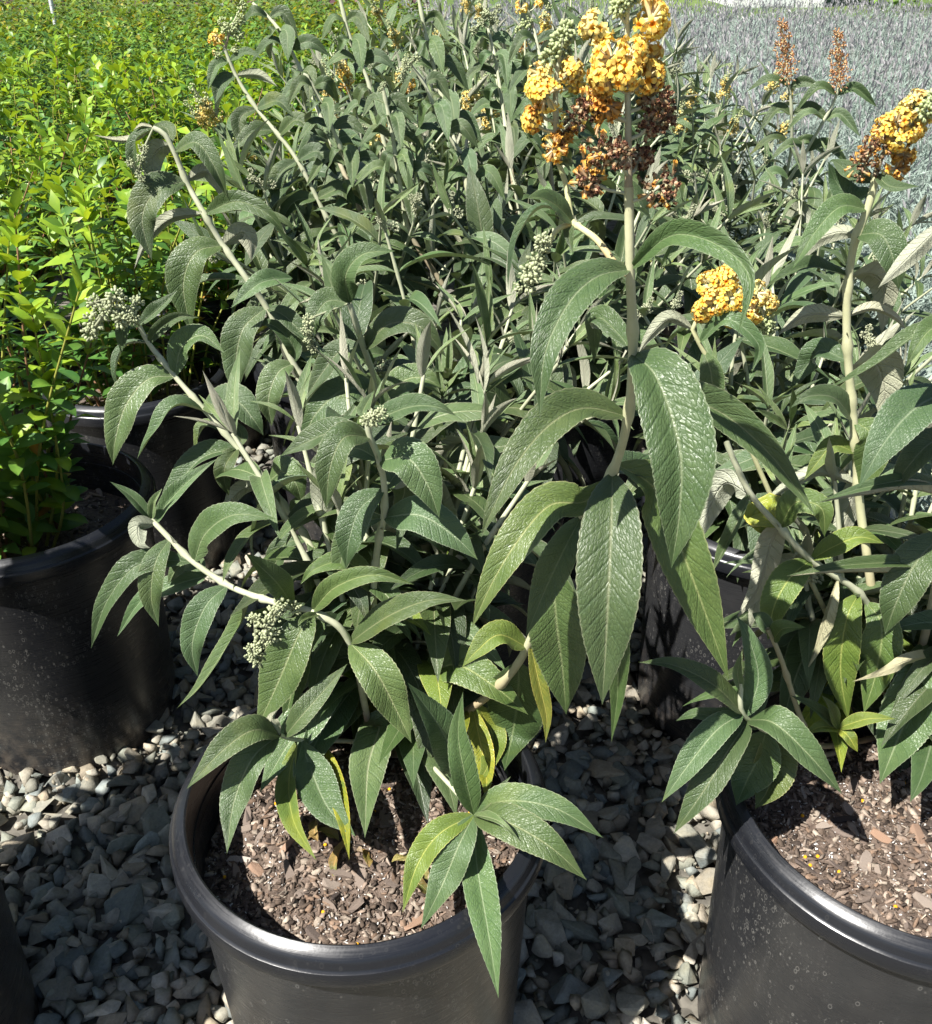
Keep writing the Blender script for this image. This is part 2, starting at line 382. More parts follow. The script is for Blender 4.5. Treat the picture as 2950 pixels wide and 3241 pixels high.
rim_prof = [(0.1600, 0.352), (0.1690, 0.3655), (0.1780, 0.3665), (0.1800, 0.3678), (0.1804, 0.3700), (0.1802, 0.3810), (0.1794, 0.3830), (0.1776, 0.3842), (0.1768, 0.3856), (0.1756, 0.3905), (0.1740, 0.3935), (0.1718, 0.3955), (0.1662, 0.3992), (0.1644, 0.4000), (0.1628, 0.3990), (0.1620, 0.3960), (0.1600, 0.352), (0.1590, 0.345)]
Vw, Fw = lathe(wall_prof); ME_WALL = with_sharp(mesh_np('pot_wall', Vw, Fw, M['pot']))
Vr, Fr = lathe(rim_prof); ME_RIM = with_sharp(mesh_np('pot_rim', Vr, Fr, M['pot']), 30)
SOIL_Z = 0.330
def soil_mesh(seed, amp=0.006):
    r = np.random.default_rng(seed); n = 72; rings = 26; V = [(0, 0, 0)]; Fc = []
    ph = r.uniform(0, 6.28, 12); fx = r.uniform(10, 60, 12); fy = r.uniform(10, 60, 12)
    def hz(x, y, q): return (SOIL_Z + amp*sum(math.sin(fx[k]*x+fy[k]*y+ph[k])/(1+k*0.3) for k in range(12))*0.5 - 0.012*(q**6) + 0.006*(1-q*q))
    V = []
    for i in range(rings+1):
        q = i/rings; rad = 0.1575*q + 0.0005
        for j in range(n):
            t = 2*math.pi*j/n; x, y = rad*math.cos(t), rad*math.sin(t); V.append((x, y, hz(x, y, q)))
    for i in range(rings):
        for j in range(n):
            k = (j+1) % n; Fc.append((i*n+j, (i+1)*n+j, (i+1)*n+k, i*n+k))
    return mesh_np('soil', V, Fc, M['soil']), hz
def hull_mesh(name, pts, mat, bevel=0.0, col=(1, 1, 1)):
    bm = bmesh.new()
    for p in pts: bm.verts.new(p)
    r = bmesh.ops.convex_hull(bm, input=bm.verts[:])
    junk = [e for e in set(r['geom_interior']) | set(r['geom_unused']) if isinstance(e, bmesh.types.BMVert)]
    if junk: bmesh.ops.delete(bm, geom=junk, context='VERTS')
    bmesh.ops.dissolve_limit(bm, angle_limit=0.12, verts=bm.verts[:], edges=bm.edges[:])
    if bevel: bmesh.ops.bevel(bm, geom=bm.edges[:], offset=bevel, segments=1, affect='EDGES', profile=0.6)
    bmesh.ops.triangulate(bm, faces=bm.faces[:])
    me = bpy.data.meshes.new(name); bm.to_mesh(me); bm.free()
    a = me.attributes.new('Col', 'FLOAT_COLOR', 'POINT'); a.data.foreach_set('color', np.tile(np.array((*col, 1), np.float32), (len(me.vertices), 1)).ravel())
    if mat: me.materials.append(mat)
    return me
def chip_pts(r, L):
    w = L*r.uniform(0.22, 0.6); t = L*r.uniform(0.07, 0.2)
    p = []
    for sx in np.linspace(-0.5, 0.5, 4):
        for sy in (-0.5, 0.5):
            for sz in (-0.5, 0.5):
                k = 1.0 if abs(sx) < 0.3 else r.uniform(0.25, 0.95)
                p.append((sx*L*r.uniform(0.85, 1.1), sy*w*k*r.uniform(0.7, 1.15), sz*t*r.uniform(0.4, 1.2)))
    return p
def ico():
    t = (1+5**.5)/2
    V = nrm(np.array([(-1, t, 0), (1, t, 0), (-1, -t, 0), (1, -t, 0), (0, -1, t), (0, 1, t), (0, -1, -t), (0, 1, -t), (t, 0, -1), (t, 0, 1), (-t, 0, -1), (-t, 0, 1)], float))
    Fc = np.array([(0, 11, 5), (0, 5, 1), (0, 1, 7), (0, 7, 10), (0, 10, 11), (1, 5, 9), (5, 11, 4), (11, 10, 2), (10, 7, 6), (7, 1, 8), (3, 9, 4), (3, 4, 2), (3, 2, 6), (3, 6, 8), (3, 8, 9), (4, 9, 5), (2, 4, 11), (6, 2, 10), (8, 6, 7), (9, 8, 1)])
    return V, Fc
ICO0 = ico()
cr = np.random.default_rng(5)
CHIPS = [hull_mesh('bark_chip', chip_pts(cr, 1.0), M['bark'], 0.0) for _ in range(14)]
def arr_of(me):
    V = np.zeros(len(me.vertices)*3, np.float32); me.vertices.foreach_get('co', V); V = V.reshape(-1, 3)
    Fc = np.array([tuple(p.vertices) for p in me.polygons], np.int32); return V, Fc
CHIP_ARR = [arr_of(c) for c in CHIPS]
def rot_rand(r, tilt):
    a = r.uniform(0, 6.283); t = r.normal(0, tilt); s = r.normal(0, tilt)
    return Matrix.Rotation(a, 3, 'Z') @ Matrix.Rotation(t, 3, 'X') @ Matrix.Rotation(s, 3, 'Y')
def merged(name, items, mat, parent=None, loc=(0, 0, 0), smooth=False):
    """items: (V, F(tri), color) joined into one mesh"""
    Vs, Fs, Cs = [], [], []; off = 0
    for V, Fc, c in items:
        Vs.append(V); Fs.append(Fc+off); Cs.append(np.broadcast_to(np.asarray(c, np.float32), (len(V), 3))); off += len(V)
    me = mesh_np(name, np.vstack(Vs), np.vstack(Fs), mat, np.vstack(Cs), smooth=smooth)
    return obj(name, me, parent, loc)
MULCH = np.array([(0.10, 0.078, 0.064), (0.18, 0.14, 0.115), (0.27, 0.215, 0.18), (0.34, 0.285, 0.245), (0.23, 0.165, 0.125), (0.40, 0.35, 0.30), (0.06, 0.048, 0.042), (0.14, 0.112, 0.095)])*np.array((0.86, 0.82, 0.76))
def make_pot(x, y, label, seed, n_chips=0, n_fine=0, rz=0.0):
    p = thing('nursery_pot', label, 'plant pot', (x, y, 0), 'black nursery pots standing on the gravel')
    obj('pot_wall', ME_WALL, p); obj('pot_rim', ME_RIM, p)
    me, hz = soil_mesh(seed); s = obj('potting_soil', me, p)
    r = np.random.default_rng(seed+100)
    for k in range(n_chips):
        q = math.sqrt(r.random())*0.150; t = r.uniform(0, 6.283); L = 0.005 + 0.022*r.random()**4
        c = obj('bark_chip', CHIPS[r.integers(len(CHIPS))], s, (q*math.cos(t), q*math.sin(t), hz(q*math.cos(t), q*math.sin(t), q/0.1575)+L*0.08))
        c.rotation_euler = rot_rand(r, 0.28).to_euler(); c.scale = (L, L, L)
    it = []
    for k in range(n_fine):
        q = math.sqrt(r.random())*0.154; t = r.uniform(0, 6.283); x_, y_ = q*math.cos(t), q*math.sin(t)
        V, Fc = CHIP_ARR[r.integers(len(CHIP_ARR))]; L = 0.0025 + 0.010*r.random()**2.2
        R = np.array(rot_rand(r, 0.5)); c = MULCH[r.integers(len(MULCH))]*r.uniform(0.6, 1.25)
        if r.random() < 0.16: L = r.uniform(0.0016, 0.0034); c = np.array((0.68, 0.66, 0.62))*r.uniform(0.7, 1.1)
        elif r.random() < 0.004: V, Fc = ICO0; L = 0.0021; c = np.array((0.72, 0.36, 0.02))
        it.append((V@R.T*L + np.array((x_, y_, hz(x_, y_, q/0.1575)+0.0012)), Fc, c))
    if it: stuff(merged('fine_mulch', it, M['mulch'], s))
    return p
pot_main = make_pot(-0.100, 0.642, 'black nursery pot in front with bark mulch under the tall yellow-flowering bush', 1, 260, 6000)
pot_right = make_pot(0.425, 0.640, 'black speckled nursery pot cut by the right edge of the picture', 2, 260, 6000)
pot_2 = make_pot(-0.035, 1.215, 'black nursery pot behind the front middle pot, half hidden by leaves', 3, 120, 900)
pot_rb = make_pot(0.440, 1.20, 'black nursery pot standing behind the gap between the two front pots', 4, 60, 300)
pot_left = make_pot(-0.640, 1.185, 'black nursery pot at the left edge with green leafy stems and dark shaded soil', 5, 150, 900)
pot_left.scale = (1.03, 1.03, 1.02)
pot_lb = make_pot(-0.625, 1.665, 'black nursery pot with pale sunlit rim behind the left edge pot', 6, 150, 700)
pot_fl = make_pot(-0.645, 0.600, 'dark nursery pot barely showing at the lower left corner', 7, 0, 0)
# yellow slow-release fertiliser beads lying on the mulch
bead = None
POTS = [(-0.100, 0.642), (0.425, 0.640), (-0.035, 1.215), (0.440, 1.20), (-0.655, 1.185), (-0.625, 1.665), (-0.645, 0.600)]

# ------------------------------------------------------------------ gravel stones
def stone_pts(r):
    n = int(r.integers(10, 15)); d = nrm(r.normal(size=(n, 3))); rad = r.uniform(0.72, 1.15, (n, 1))
    return d*rad*np.array((0.5*r.uniform(0.85, 1.25), 0.5*r.uniform(0.6, 0.95), 0.5*r.uniform(0.42, 0.75)))
gr = np.random.default_rng(21)
STONE_P = [stone_pts(gr) for _ in range(14)]
STONES_HI = [hull_mesh('stone', p, M['stone'], 0.03) for p in STONE_P]
STONES_LO = [arr_of(hull_mesh('stone_lo', p, M['stone'], 0.0)) for p in STONE_P]
STONE_COLS = np.array([(0.36, 0.345, 0.28), (0.42, 0.38, 0.30), (0.27, 0.295, 0.265), (0.33, 0.32, 0.26), (0.45, 0.41, 0.33), (0.24, 0.265, 0.25), (0.40, 0.34, 0.25), (0.50, 0.46, 0.38), (0.29, 0.30, 0.245)])
cand = []
for layer, (sp, z0) in enumerate(((0.0255, 0.005), (0.0245, 0.016))):
    for x in np.arange(-1.0, 1.05, sp):
        for y in np.arange(0.12, 2.3, sp):
            px, py = x+gr.normal(0, sp*0.3), y+gr.normal(0, sp*0.3)
            if any((px-a)**2+(py-b)**2 < 0.158**2 for a, b in POTS): continue
            if y > 1.7 and layer == 1: continue
            s = 0.030*math.exp(gr.normal(0, 0.36)) + 0.006
            cand.append((px, py, z0+gr.uniform(-0.004, 0.006), s, layer))
def visible_rank(c):
    x, y = pix(np.array(c[:3]))
    if not (-60 < x < 3010 and 1700 < y < 3300): return 1e9
    inbl = (x < 720 and y > 2200) or (1560 < x < 2300 and y > 2180) or (x < 900 and y > 1700 and x > 450) or (660 < x < 780 and y > 2900)
    if not inbl: return 1e8+c[1]
    return -c[3]*1000 - c[4]*20
order = sorted(range(len(cand)), key=lambda i: visible_rank(cand[i]))
indiv = set(order[:300]); items = []
for i, (x, y, z, s, layer) in enumerate(cand):
    k = gr.integers(len(STONE_P)); R = rot_rand(gr, 0.35)
    c = STONE_COLS[gr.integers(len(STONE_COLS))]*gr.uniform(0.62, 1.05)
    if i in indiv:
        o = obj('gravel_stone', STONES_HI[k], ground, (x, y, z)); o.rotation_euler = R.to_euler(); o.scale = (s, s, s*0.95); o.color = (*c, 1)
    else:
        V, Fc = STONES_LO[k]; items.append((V@np.array(R).T*s + np.array((x, y, z)), Fc, c))
for k in range(5200):   # grit and fines between the stones
    x, y = gr.uniform(-0.75, 0.75), gr.uniform(0.2, 1.5)
    V, Fc = STONES_LO[gr.integers(len(STONES_LO))]; c = STONE_COLS[gr.integers(len(STONE_COLS))]*gr.uniform(0.4, 0.9)
    items.append((V@np.array(rot_rand(gr, 0.8)).T*gr.uniform(0.004, 0.011) + np.array((x, y, gr.uniform(0.004, 0.02))), Fc, c))
stuff(merged('loose_gravel', items, M['stone'], ground))

# ------------------------------------------------------------------ leaf stock shared by the procedural bushes
def leaf_variant(seed, th0, arch, L=1.0, W=0.27, fold=0.15, twist=0.0, nseg=16, nv=4):
    s = np.linspace(0, 1, nseg+1)
    th = th0 - arch*np.power(s, 0.85)
    dy, dz = np.cos(th), np.sin(th)
    y = np.r_[0, np.cumsum((dy[1:]+dy[:-1])/2)]/nseg; z = np.r_[0, np.cumsum((dz[1:]+dz[:-1])/2)]/nseg
    tw = twist*s
    C = np.stack([0.10*np.sin(tw*1.5)*s, y*L, z*L], 1)
    Nh = np.stack([np.sin(tw), -np.sin(th)*np.cos(tw), np.cos(th)*np.cos(tw)], 1)
    V, Fc, uv = leaf_arr(C, Nh, W, nv, fold, 0.0, 0.10, seed)
    return mesh_np('leaf', V, Fc, M['leaf'], None, uv)
lr = np.random.default_rng(3)
LEAVES = [leaf_variant(k, lr.uniform(0.0, 1.2), lr.uniform(0.5, 2.0), 1.0, lr.uniform(0.22, 0.30), lr.uniform(0.12, 0.62), lr.uniform(-0.7, 0.7)) for k in range(16)]
YOUNG = [leaf_variant(50+k, lr.uniform(0.9, 1.3), lr.uniform(-0.3, 1.6), 1.0, lr.uniform(0.13, 0.2), lr.uniform(0.3, 0.7), lr.uniform(-0.8, 0.8)) for k in range(6)]

def leaf_color(r, up=0.5):
    k = r.random()
    b = r.uniform(0.52, 1.12)*(1.12 if up > 0.7 else 1.0)
    if up < 0.3 and k < 0.22: return (2.9*r.uniform(0.6, 1.1), 2.0*r.uniform(0.8, 1.1), 0.6, 1)     # yellow
    if up < 0.42 and k < 0.20: return (1.7, 1.5, 0.7, 1)
    return (b*r.uniform(0.92, 1.12), b, b*r.uniform(0.85, 1.15), 1)

def frame(Y, Z):
    Y = nrm(np.asarray(Y, float)); Z = np.asarray(Z, float); Z = nrm(Z - Y*np.dot(Z, Y)); X = np.cross(Y, Z)
    return Matrix(((X[0], Y[0], Z[0]), (X[1], Y[1], Z[1]), (X[2], Y[2], Z[2])))

def stem_obj(parent, pts, r0, r1, origin, nodes=None, sides=8, color=(1, 1, 1, 1), n=None, name='stem'):
    """pts in the parent's space; object sits at pts[0]"""
    n = n or max(10, len(pts)*6)
    P = catmull(pts, n); u = np.linspace(0, 1, n+1)
    R = r0 + (r1-r0)*u
    if nodes is not None:
        for t in nodes: R = R*(1 + 0.45*np.exp(-((u-t)/0.010)**2))
    V, Fc, uv = tube_arr(P-P[0], R, sides)
    o = obj(name, mesh_np(name, V, Fc, M['stem'], None, uv), parent, P[0]-np.asarray(origin))
    o.color = color
    return o, P

# --- buds, florets
def ico():
    t = (1+5**.5)/2
    V = nrm(np.array([(-1, t, 0), (1, t, 0), (-1, -t, 0), (1, -t, 0), (0, -1, t), (0, 1, t), (0, -1, -t), (0, 1, -t), (t, 0, -1), (t, 0, 1), (-t, 0, -1), (-t, 0, 1)], float))
    Fc = np.array([(0, 11, 5), (0, 5, 1), (0, 1, 7), (0, 7, 10), (0, 10, 11), (1, 5, 9), (5, 11, 4), (11, 10, 2), (10, 7, 6), (7, 1, 8), (3, 9, 4), (3, 4, 2), (3, 2, 6), (3, 6, 8), (3, 8, 9), (4, 9, 5), (2, 4, 11), (6, 2, 10), (8, 6, 7), (9, 8, 1)])
    return V, Fc
ICO = ico()
def bud_cluster_mesh(seed, balls=6, length=0.05, R=0.0095, yellow=0.0):
    r = np.random.default_rng(seed); it = []
    for b in range(balls):
        t = b/max(1, balls-1)
        c = np.array((r.normal(0, R*0.7)*(1-0.5*t), r.normal(0, R*0.7)*(1-0.5*t), t*length)); RR = R*(1.15-0.45*t)
        for k in range(46):
            d = nrm(r.normal(size=3)); sz = RR*r.uniform(0.11, 0.20)
            A = np.array(frame(d, nrm(r.normal(size=3)))); S = np.diag((1, 1.5, 1))
            col = np.array((0.47, 0.49, 0.32))*r.uniform(0.75, 1.2)
            if r.random() < yellow: col = np.array((0.62, 0.50, 0.13))
            it.append((ICO[0]@S@A.T*sz + c + d*RR*r.uniform(0.75, 1.05), ICO[1], col))
    P = np.array([(0, 0, -0.004), (0, 0, length)]); V, Fc, _ = tube_arr(P, (0.0022, 0.001), 6)
    Fc = np.array([(a, b_, c_) for a, b_, c_, d_ in Fc] + [(a, c_, d_) for a, b_, c_, d_ in Fc])
    it.append((V, Fc, (0.36, 0.38, 0.24)))
    return it
def it_mesh(name, it, mat, smooth=True):
    Vs, Fs, Cs = [], [], []; off = 0
    for V, Fc, c in it:
        Vs.append(V); Fs.append(Fc+off); Cs.append(np.broadcast_to(np.asarray(c, np.float32), (len(V), 3))); off += len(V)
    return mesh_np(name, np.vstack(Vs), np.vstack(Fs), mat, np.vstack(Cs), smooth=smooth)
BUDS = [it_mesh('flower_buds', bud_cluster_mesh(k, 6, 0.045+0.01*(k % 3)), M['flower']) for k in range(4)]

def floret_arr(kind, seed):
    """tube along +Y with four lobes at the mouth; unit length about 1"""
    r = np.random.default_rng(seed); V = []; Fc = []; C = []
    S = 8; a = np.linspace(0, 2*np.pi, S, endpoint=False)
    if kind == 'open': tubec, lobe, throat = (0.78, 0.68, 0.38), (0.95, 0.71, 0.15), (0.90, 0.40, 0.02)
    elif kind == 'pale': tubec, lobe, throat = (0.68, 0.64, 0.34), (0.84, 0.70, 0.25), (0.80, 0.46, 0.06)
    elif kind == 'old': tubec, lobe, throat = (0.52, 0.38, 0.19), (0.74, 0.40, 0.075), (0.42, 0.17, 0.02)
    else: tubec, lobe, throat = (0.42, 0.35, 0.23), (0.40, 0.235, 0.12), (0.14, 0.055, 0.035)
    rings = [(0.10, 0.0, tubec), (0.13, 0.45, tubec), (0.20, 0.95, lobe)]
    if kind == 'spent': rings = [(0.12, 0.0, (0.38, 0.38, 0.24)), (0.15, 0.35, (0.40, 0.28, 0.16)), (0.13, 0.8, lobe)]
    for rr, y, c in rings:
        for t in a: V.append((rr*math.cos(t), y, rr*math.sin(t))); C.append(c)
    for i in range(2):
        for j in range(S):
            k = (j+1) % S; Fc += [(i*S+j, (i+1)*S+j, (i+1)*S+k), (i*S+j, (i+1)*S+k, i*S+k)]
    # throat cone inside
    b = len(V); V.append((0, 0.55, 0)); C.append(throat)
    m = len(V)
    for t in a: V.append((0.17*math.cos(t), 0.955, 0.17*math.sin(t))); C.append(throat)
    for j in range(S): Fc.append((b, m+(j+1) % S, m+j))
    for q in range(4):
        t0 = q*math.pi/2 + r.normal(0, 0.08)
        droop = r.uniform(-0.05, 0.22) if kind in ('open', 'pale') else r.uniform(-0.3, 0.5)
        out_, wid = (0.50, 0.34) if kind == 'open' else ((0.40, 0.33) if kind == 'pale' else (0.30, 0.26))
        if kind == 'spent': out_, wid = r.uniform(0.12, 0.3), 0.16
        s = len(V)
        for (rad, ang, yy, cc) in ((0.17, -0.62, 0.95, throat), (0.17, 0.62, 0.95, throat), (out_*0.72, wid*1.55, 1.02, lobe), (out_*1.0, wid*0.75, 0.98-droop, lobe), (out_*1.0, -wid*0.75, 0.98-droop, lobe), (out_*0.72, -wid*1.55, 1.02, lobe), (out_*0.55, 0.0, 0.985, lobe)):
            V.append((rad*math.cos(t0+ang), yy+r.normal(0, 0.02), rad*math.sin(t0+ang))); C.append(cc)
        for k in range(6): Fc.append((s+6, s+(k+1) % 6, s+k))
    V = np.array(V)
    if kind == 'spent': V = V*np.array((1.25, 0.62, 1.25)) + r.normal(0, 0.035, V.shape)
    return V, np.array(Fc, np.int32), np.array(C, np.float32)
FLORET = {k: [floret_arr(k, 7+s) for s in range(3)] for k in ('open', 'pale', 'old', 'spent')}
FLORET_ME = {k: [mesh_np('floret', V, Fc, M['flower'], C) for V, Fc, C in FLORET[k]] for k in FLORET}
def spike_mesh(seed, kinds, length=0.10, R=0.016, tiers=6, per=34, fs=0.010):
    """a whole flower spike joined (for distant ones), along +Z"""
    r = np.random.default_rng(seed); it = []
    for b in range(tiers):
        t = b/(tiers-1); kd = kinds[min(int(t*len(kinds)), len(kinds)-1)]
        for side in range(2 if t < 0.7 else 1):
            a = r.uniform(0, 6.28); RR = R*(1.0-0.45*t)
            c = np.array((math.cos(a)*RR*0.55, math.sin(a)*RR*0.55, t*length))
            for k in range(per//2):
                d = nrm(r.normal(size=3)); A = np.array(frame(d, nrm(r.normal(size=3))))
                if kd == 'bud':
                    it.append((ICO[0]*RR*0.24 + c + d*RR*0.8, ICO[1], np.array((0.46, 0.50, 0.26))*r.uniform(0.8, 1.2)))
                else:
                    V, Fc, C = FLORET[kd][r.integers(3)]; q_ = 0.6 if kd == 'spent' else 1.0; it.append((V@A.T*fs*q_ + c + d*RR*(r.random()**0.5 if kd == 'spent' else 0.35), Fc, C*r.uniform(0.7, 1.2)))
    V, Fc, _ = tube_arr(np.array([(0, 0, -0.01), (0, 0, length)]), (0.002, 0.001), 6)
    Fc = np.array([(a, b_, c_) for a, b_, c_, d_ in Fc] + [(a, c_, d_) for a, b_, c_, d_ in Fc]); it.append((V, Fc, (0.36, 0.38, 0.24)))
    return it_mesh('flower_spike', it, M['flower'])
SPIKES = dict(brown=spike_mesh(1, ['spent'], 0.10, 0.020, 8, 60, 0.012), yellow=spike_mesh(2, ['old', 'open', 'open', 'pale', 'bud'], 0.09, 0.017, 6),
              cream=spike_mesh(3, ['pale', 'pale', 'bud', 'bud'], 0.075, 0.015, 6), mixed=spike_mesh(4, ['spent', 'old', 'open', 'pale', 'bud'], 0.10, 0.016, 7))

# ------------------------------------------------------------------ procedural butterfly bushes
def grow_stem(root, origin, base, tip_dir, length, r, leaf_scale=1.0, term='young', bend=0.15, bare=0.10, spacing=0.050, az0=None, thick=0.0042):
    """one shoot with opposite leaf pairs; coordinates are in the root's space"""
    base = np.asarray(base, float); d0 = nrm(np.array((tip_dir[0]*0.55, tip_dir[1]*0.55, 1.0))); d1 = nrm(np.asarray(tip_dir, float))
    side = r.normal(0, bend, 3)*np.array((1, 1, 0.3))
    p1 = base + d0*length*0.35; p2 = p1 + nrm(d0*0.4+d1+side*0.6)*length*0.35; p3 = p2 + nrm(d1+side)*length*0.30
    nn = max(4, int(length/spacing)); ts = np.linspace(bare, 0.985, nn)
    o, P = stem_obj(root, [base, p1, p2, p3], thick, thick*0.5, origin, ts, 7, (r.uniform(0.85, 1.1),)*3+(1,), 22)
    T = nrm(np.gradient(P, axis=0)); az = r.uniform(0, 6.28) if az0 is None else az0
    for k, t in enumerate(ts):
        i = t*22; i0 = min(int(i), 21); f = i-i0
        c = P[i0]*(1-f)+P[i0+1]*f; S = T[i0]
        e1 = nrm(np.cross(S, (0.31, 0.2, 0.93) if abs(S[2]) < 0.9 else (0.9, 0.3, 0.1))); e2 = np.cross(S, e1)
        a = az + k*math.pi/2 + r.normal(0, 0.25)
        upf = t
        for h in (0, math.pi):
            if r.random() < (0.30 if t < 0.32 else 0.05): continue
            O = math.cos(a+h)*e1 + math.sin(a+h)*e2
            if t > 0.86:
                me = YOUNG[r.integers(len(YOUNG))] if t > 0.93 else LEAVES[r.integers(len(LEAVES))]; L = 0.075*r.uniform(0.75, 1.15)
            else:
                me = LEAVES[r.integers(len(LEAVES))]; L = (0.128 - 0.035*t)*r.uniform(0.78, 1.18)
            L *= leaf_scale
            Z = nrm(S*0.45 + np.array((0, 0, 0.75)) + r.normal(0, 0.18, 3)); Yd = nrm(O + np.array((0, 0, -0.12*(1-t))) + r.normal(0, 0.12, 3))
            lf = obj('leaf', me, o, c-P[0]); lf.rotation_euler = frame(Yd, Z).to_euler(); lf.scale = (L*r.uniform(0.9, 1.15), L, L)
            col = leaf_color(r, upf)
            if t > 0.9: col = (1.5, 1.4, 1.5, 1)
            lf.color = col
    tipd = nrm(T[-1]*0.8 + r.normal(0, 0.25, 3))
    if term in ('bud', 'yellow', 'brown', 'cream', 'mixed'):
        if term == 'bud': me = BUDS[r.integers(4)]; nm = 'flower_buds'; tipd = nrm(T[-1]*0.5+r.normal(0, 0.5, 3)); sc_ = r.uniform(0.6, 0.95)
        else: me = SPIKES[term]; nm = 'flower_spike'; tipd = nrm(T[-1]); sc_ = r.uniform(0.85, 1.15)
        b = obj(nm, me, o, P[-1]-P[0]); b.rotation_euler = frame(nrm(np.cross(tipd, (0.3, 0.9, 0.1))), tipd).to_euler(); b.scale = (sc_,)*3
    else:
        for k in range(3):
            lf = obj('leaf', YOUNG[r.integers(len(YOUNG))], o, P[-1]-P[0]); a = r.uniform(0, 6.28); L = r.uniform(0.04, 0.065)*leaf_scale
            e1 = nrm(np.cross(T[-1], (0.3, 0.9, 0.1))); e2 = np.cross(T[-1], e1)
            lf.rotation_euler = frame(math.cos(a)*e1+math.sin(a)*e2, T[-1]).to_euler(); lf.scale = (L*0.9, L, L); lf.color = (2.3, 1.95, 2.2, 1)
    return o
def make_bush(label, loc, seed, n=11, hgt=0.50, spread=0.55, terms=('young', 'bud'), lscale=1.0, sector=None, group='potted butterfly bushes', bare=0.10):
    r = np.random.default_rng(seed)
    root = thing('butterfly_bush', label, 'butterfly bush', loc, group)
    for k in range(n):
        a = (k+0.5*r.random())/n*6.283 if sector is None else r.uniform(*sector)
        s = spread*math.sqrt(r.uniform(0.05, 1.0)); q = r.uniform(0.01, 0.05)
        grow_stem(root, (0, 0, 0), (q*math.cos(a), q*math.sin(a), -0.01), (s*math.cos(a), s*math.sin(a), 1.0), hgt*r.uniform(0.72, 1.12), r, lscale, terms[r.integers(len(terms))], bare=bare)
    return root
protos = [make_bush('', (0, 0, 0), 31+k, 20, 0.50, 0.9, t, 1.38) for k, t in enumerate((('young', 'bud', 'young'), ('young', 'bud', 'cream', 'young'), ('young', 'bud', 'young', 'young'), ('bud', 'young', 'young', 'yellow', 'young')))]
def place_bush(proto, loc, rz, s, label, first=False):
    o = proto if first else copy_tree(proto)
    o.location = loc; o.rotation_euler = (0, 0, rz); o.scale = (s, s, s); o['label'] = label
    return o
back = [  # x, y, scale, label, label of its pot
    (0.60, 1.64, 0.76, 'low butterfly bush behind the right hand bushes, beside the silvery field', 'black nursery pot under the low bush next to the silvery field'),
    (-0.26, 2.24, 0.95, 'butterfly bush at the left border of the block, third row', 'black nursery pot under the left border bush of the third row'),
    (0.17, 2.13, 1.0, 'butterfly bush in the third row behind the tall yellow flower spike', 'black nursery pot under the third row bush behind the tall flower spike'),
    (-0.23, 2.75, 0.98, 'butterfly bush at the left border of the block, fourth row', None),
    (0.20, 2.65, 1.02, 'butterfly bush in the middle of the fourth row, left of the tall flower spike', None),
    (0.62, 2.75, 0.84, 'butterfly bush at the right border of the block, just behind the two brown spikes', None),
    (-0.25, 3.30, 1.0, 'butterfly bush at the far left border with buds near the top edge', None),
    (0.20, 3.20, 1.04, 'butterfly bush with cream flower heads near the middle of the top edge', None),
    (0.62, 3.35, 0.92, 'butterfly bush at the far right border, peeping out beside the tall flower spike', None),
    (-0.10, 3.95, 1.1, 'farthest butterfly bush left of the middle of the top edge', None),
    (0.36, 4.0, 1.1, 'farthest butterfly bush behind the tall yellow flower spike', None),
]
used = set(); br = np.random.default_rng(77)
for i, (x, y, s_, lab, plab) in enumerate(back):
    k = i % 4; place_bush(protos[k], (x, y, 0.33), br.uniform(0, 6.28), s_*br.uniform(0.97, 1.06), lab, k not in used); used.add(k)
    if plab: make_pot(x, y, plab, 60+i)

# ------------------------------------------------------------------ clouds of small leaves
def leaf_cloud(B, D, U, L, W, C, fold=0.25, bend=0.0):
    """n small folded blades: base B, direction D, upper side U, length L, width W, colour C"""
    B = np.asarray(B, float); D = nrm(np.asarray(D, float)); U = nrm(U - D*np.sum(U*D, 1, keepdims=True)); S = np.cross(D, U)
    L = np.asarray(L)[:, None]; W = np.asarray(W)[:, None]
    mid = B + D*L*0.5
    V = np.stack([B, mid + S*W*0.5 + U*W*fold, B + D*L - U*L*bend, mid - S*W*0.5 + U*W*fold, mid + U*L*bend*0.3], 1)
    n = len(B); i = np.arange(n)[:, None]*5
    Fc = np.concatenate([i+np.array([[0, 1, 4]]), i+np.array([[1, 2, 4]]), i+np.array([[4, 2, 3]]), i+np.array([[0, 4, 3]])], 0)
    return V.reshape(-1, 3), Fc, np.repeat(np.asarray(C, float), 5, 0)
def rand_dirs(r, n, zlo, zhi):
    a = r.uniform(0, 2*np.pi, n); z = r.uniform(zlo, zhi, n); q = np.sqrt(np.maximum(0, 1-z*z))
    return np.stack([q*np.cos(a), q*np.sin(a), z], 1)

# ------------------------------------------------------------------ bright green shrubs (hypericum)
def oval_leaf(seed):
    s = np.linspace(0, 1, 6); r = np.random.default_rng(seed); th = 0.45 - r.uniform(0.2, 1.0)*s
    y = np.r_[0, np.cumsum(np.cos(th[1:]))]/5; z = np.r_[0, np.cumsum(np.sin(th[1:]))]/5
    C = np.stack([0*s, y, z], 1); Nh = np.stack([0*s, -np.sin(th), np.cos(th)], 1)
    w = np.power(s, 0.6)*np.power(1-s, 0.62); w = w/w.max()*0.21*r.uniform(0.85, 1.15)+0.01
    V = []; Fc = []; 
    for i in range(6):
        for vv in (-1, 0, 1): V.append(C[i]+np.array((vv*w[i], 0, 0)) + Nh[i]*abs(vv)*w[i]*0.28)
    for i in range(5):
        for j in range(2): Fc.append((i*3+j, i*3+j+1, (i+1)*3+j+1, (i+1)*3+j))
    col = np.ones((18, 3)); col[1::3] *= np.array((1.35, 1.25, 1.2)); col[0:3] *= 1.2
    return mesh_np('leaf', np.array(V), Fc, M['hyp'], col)
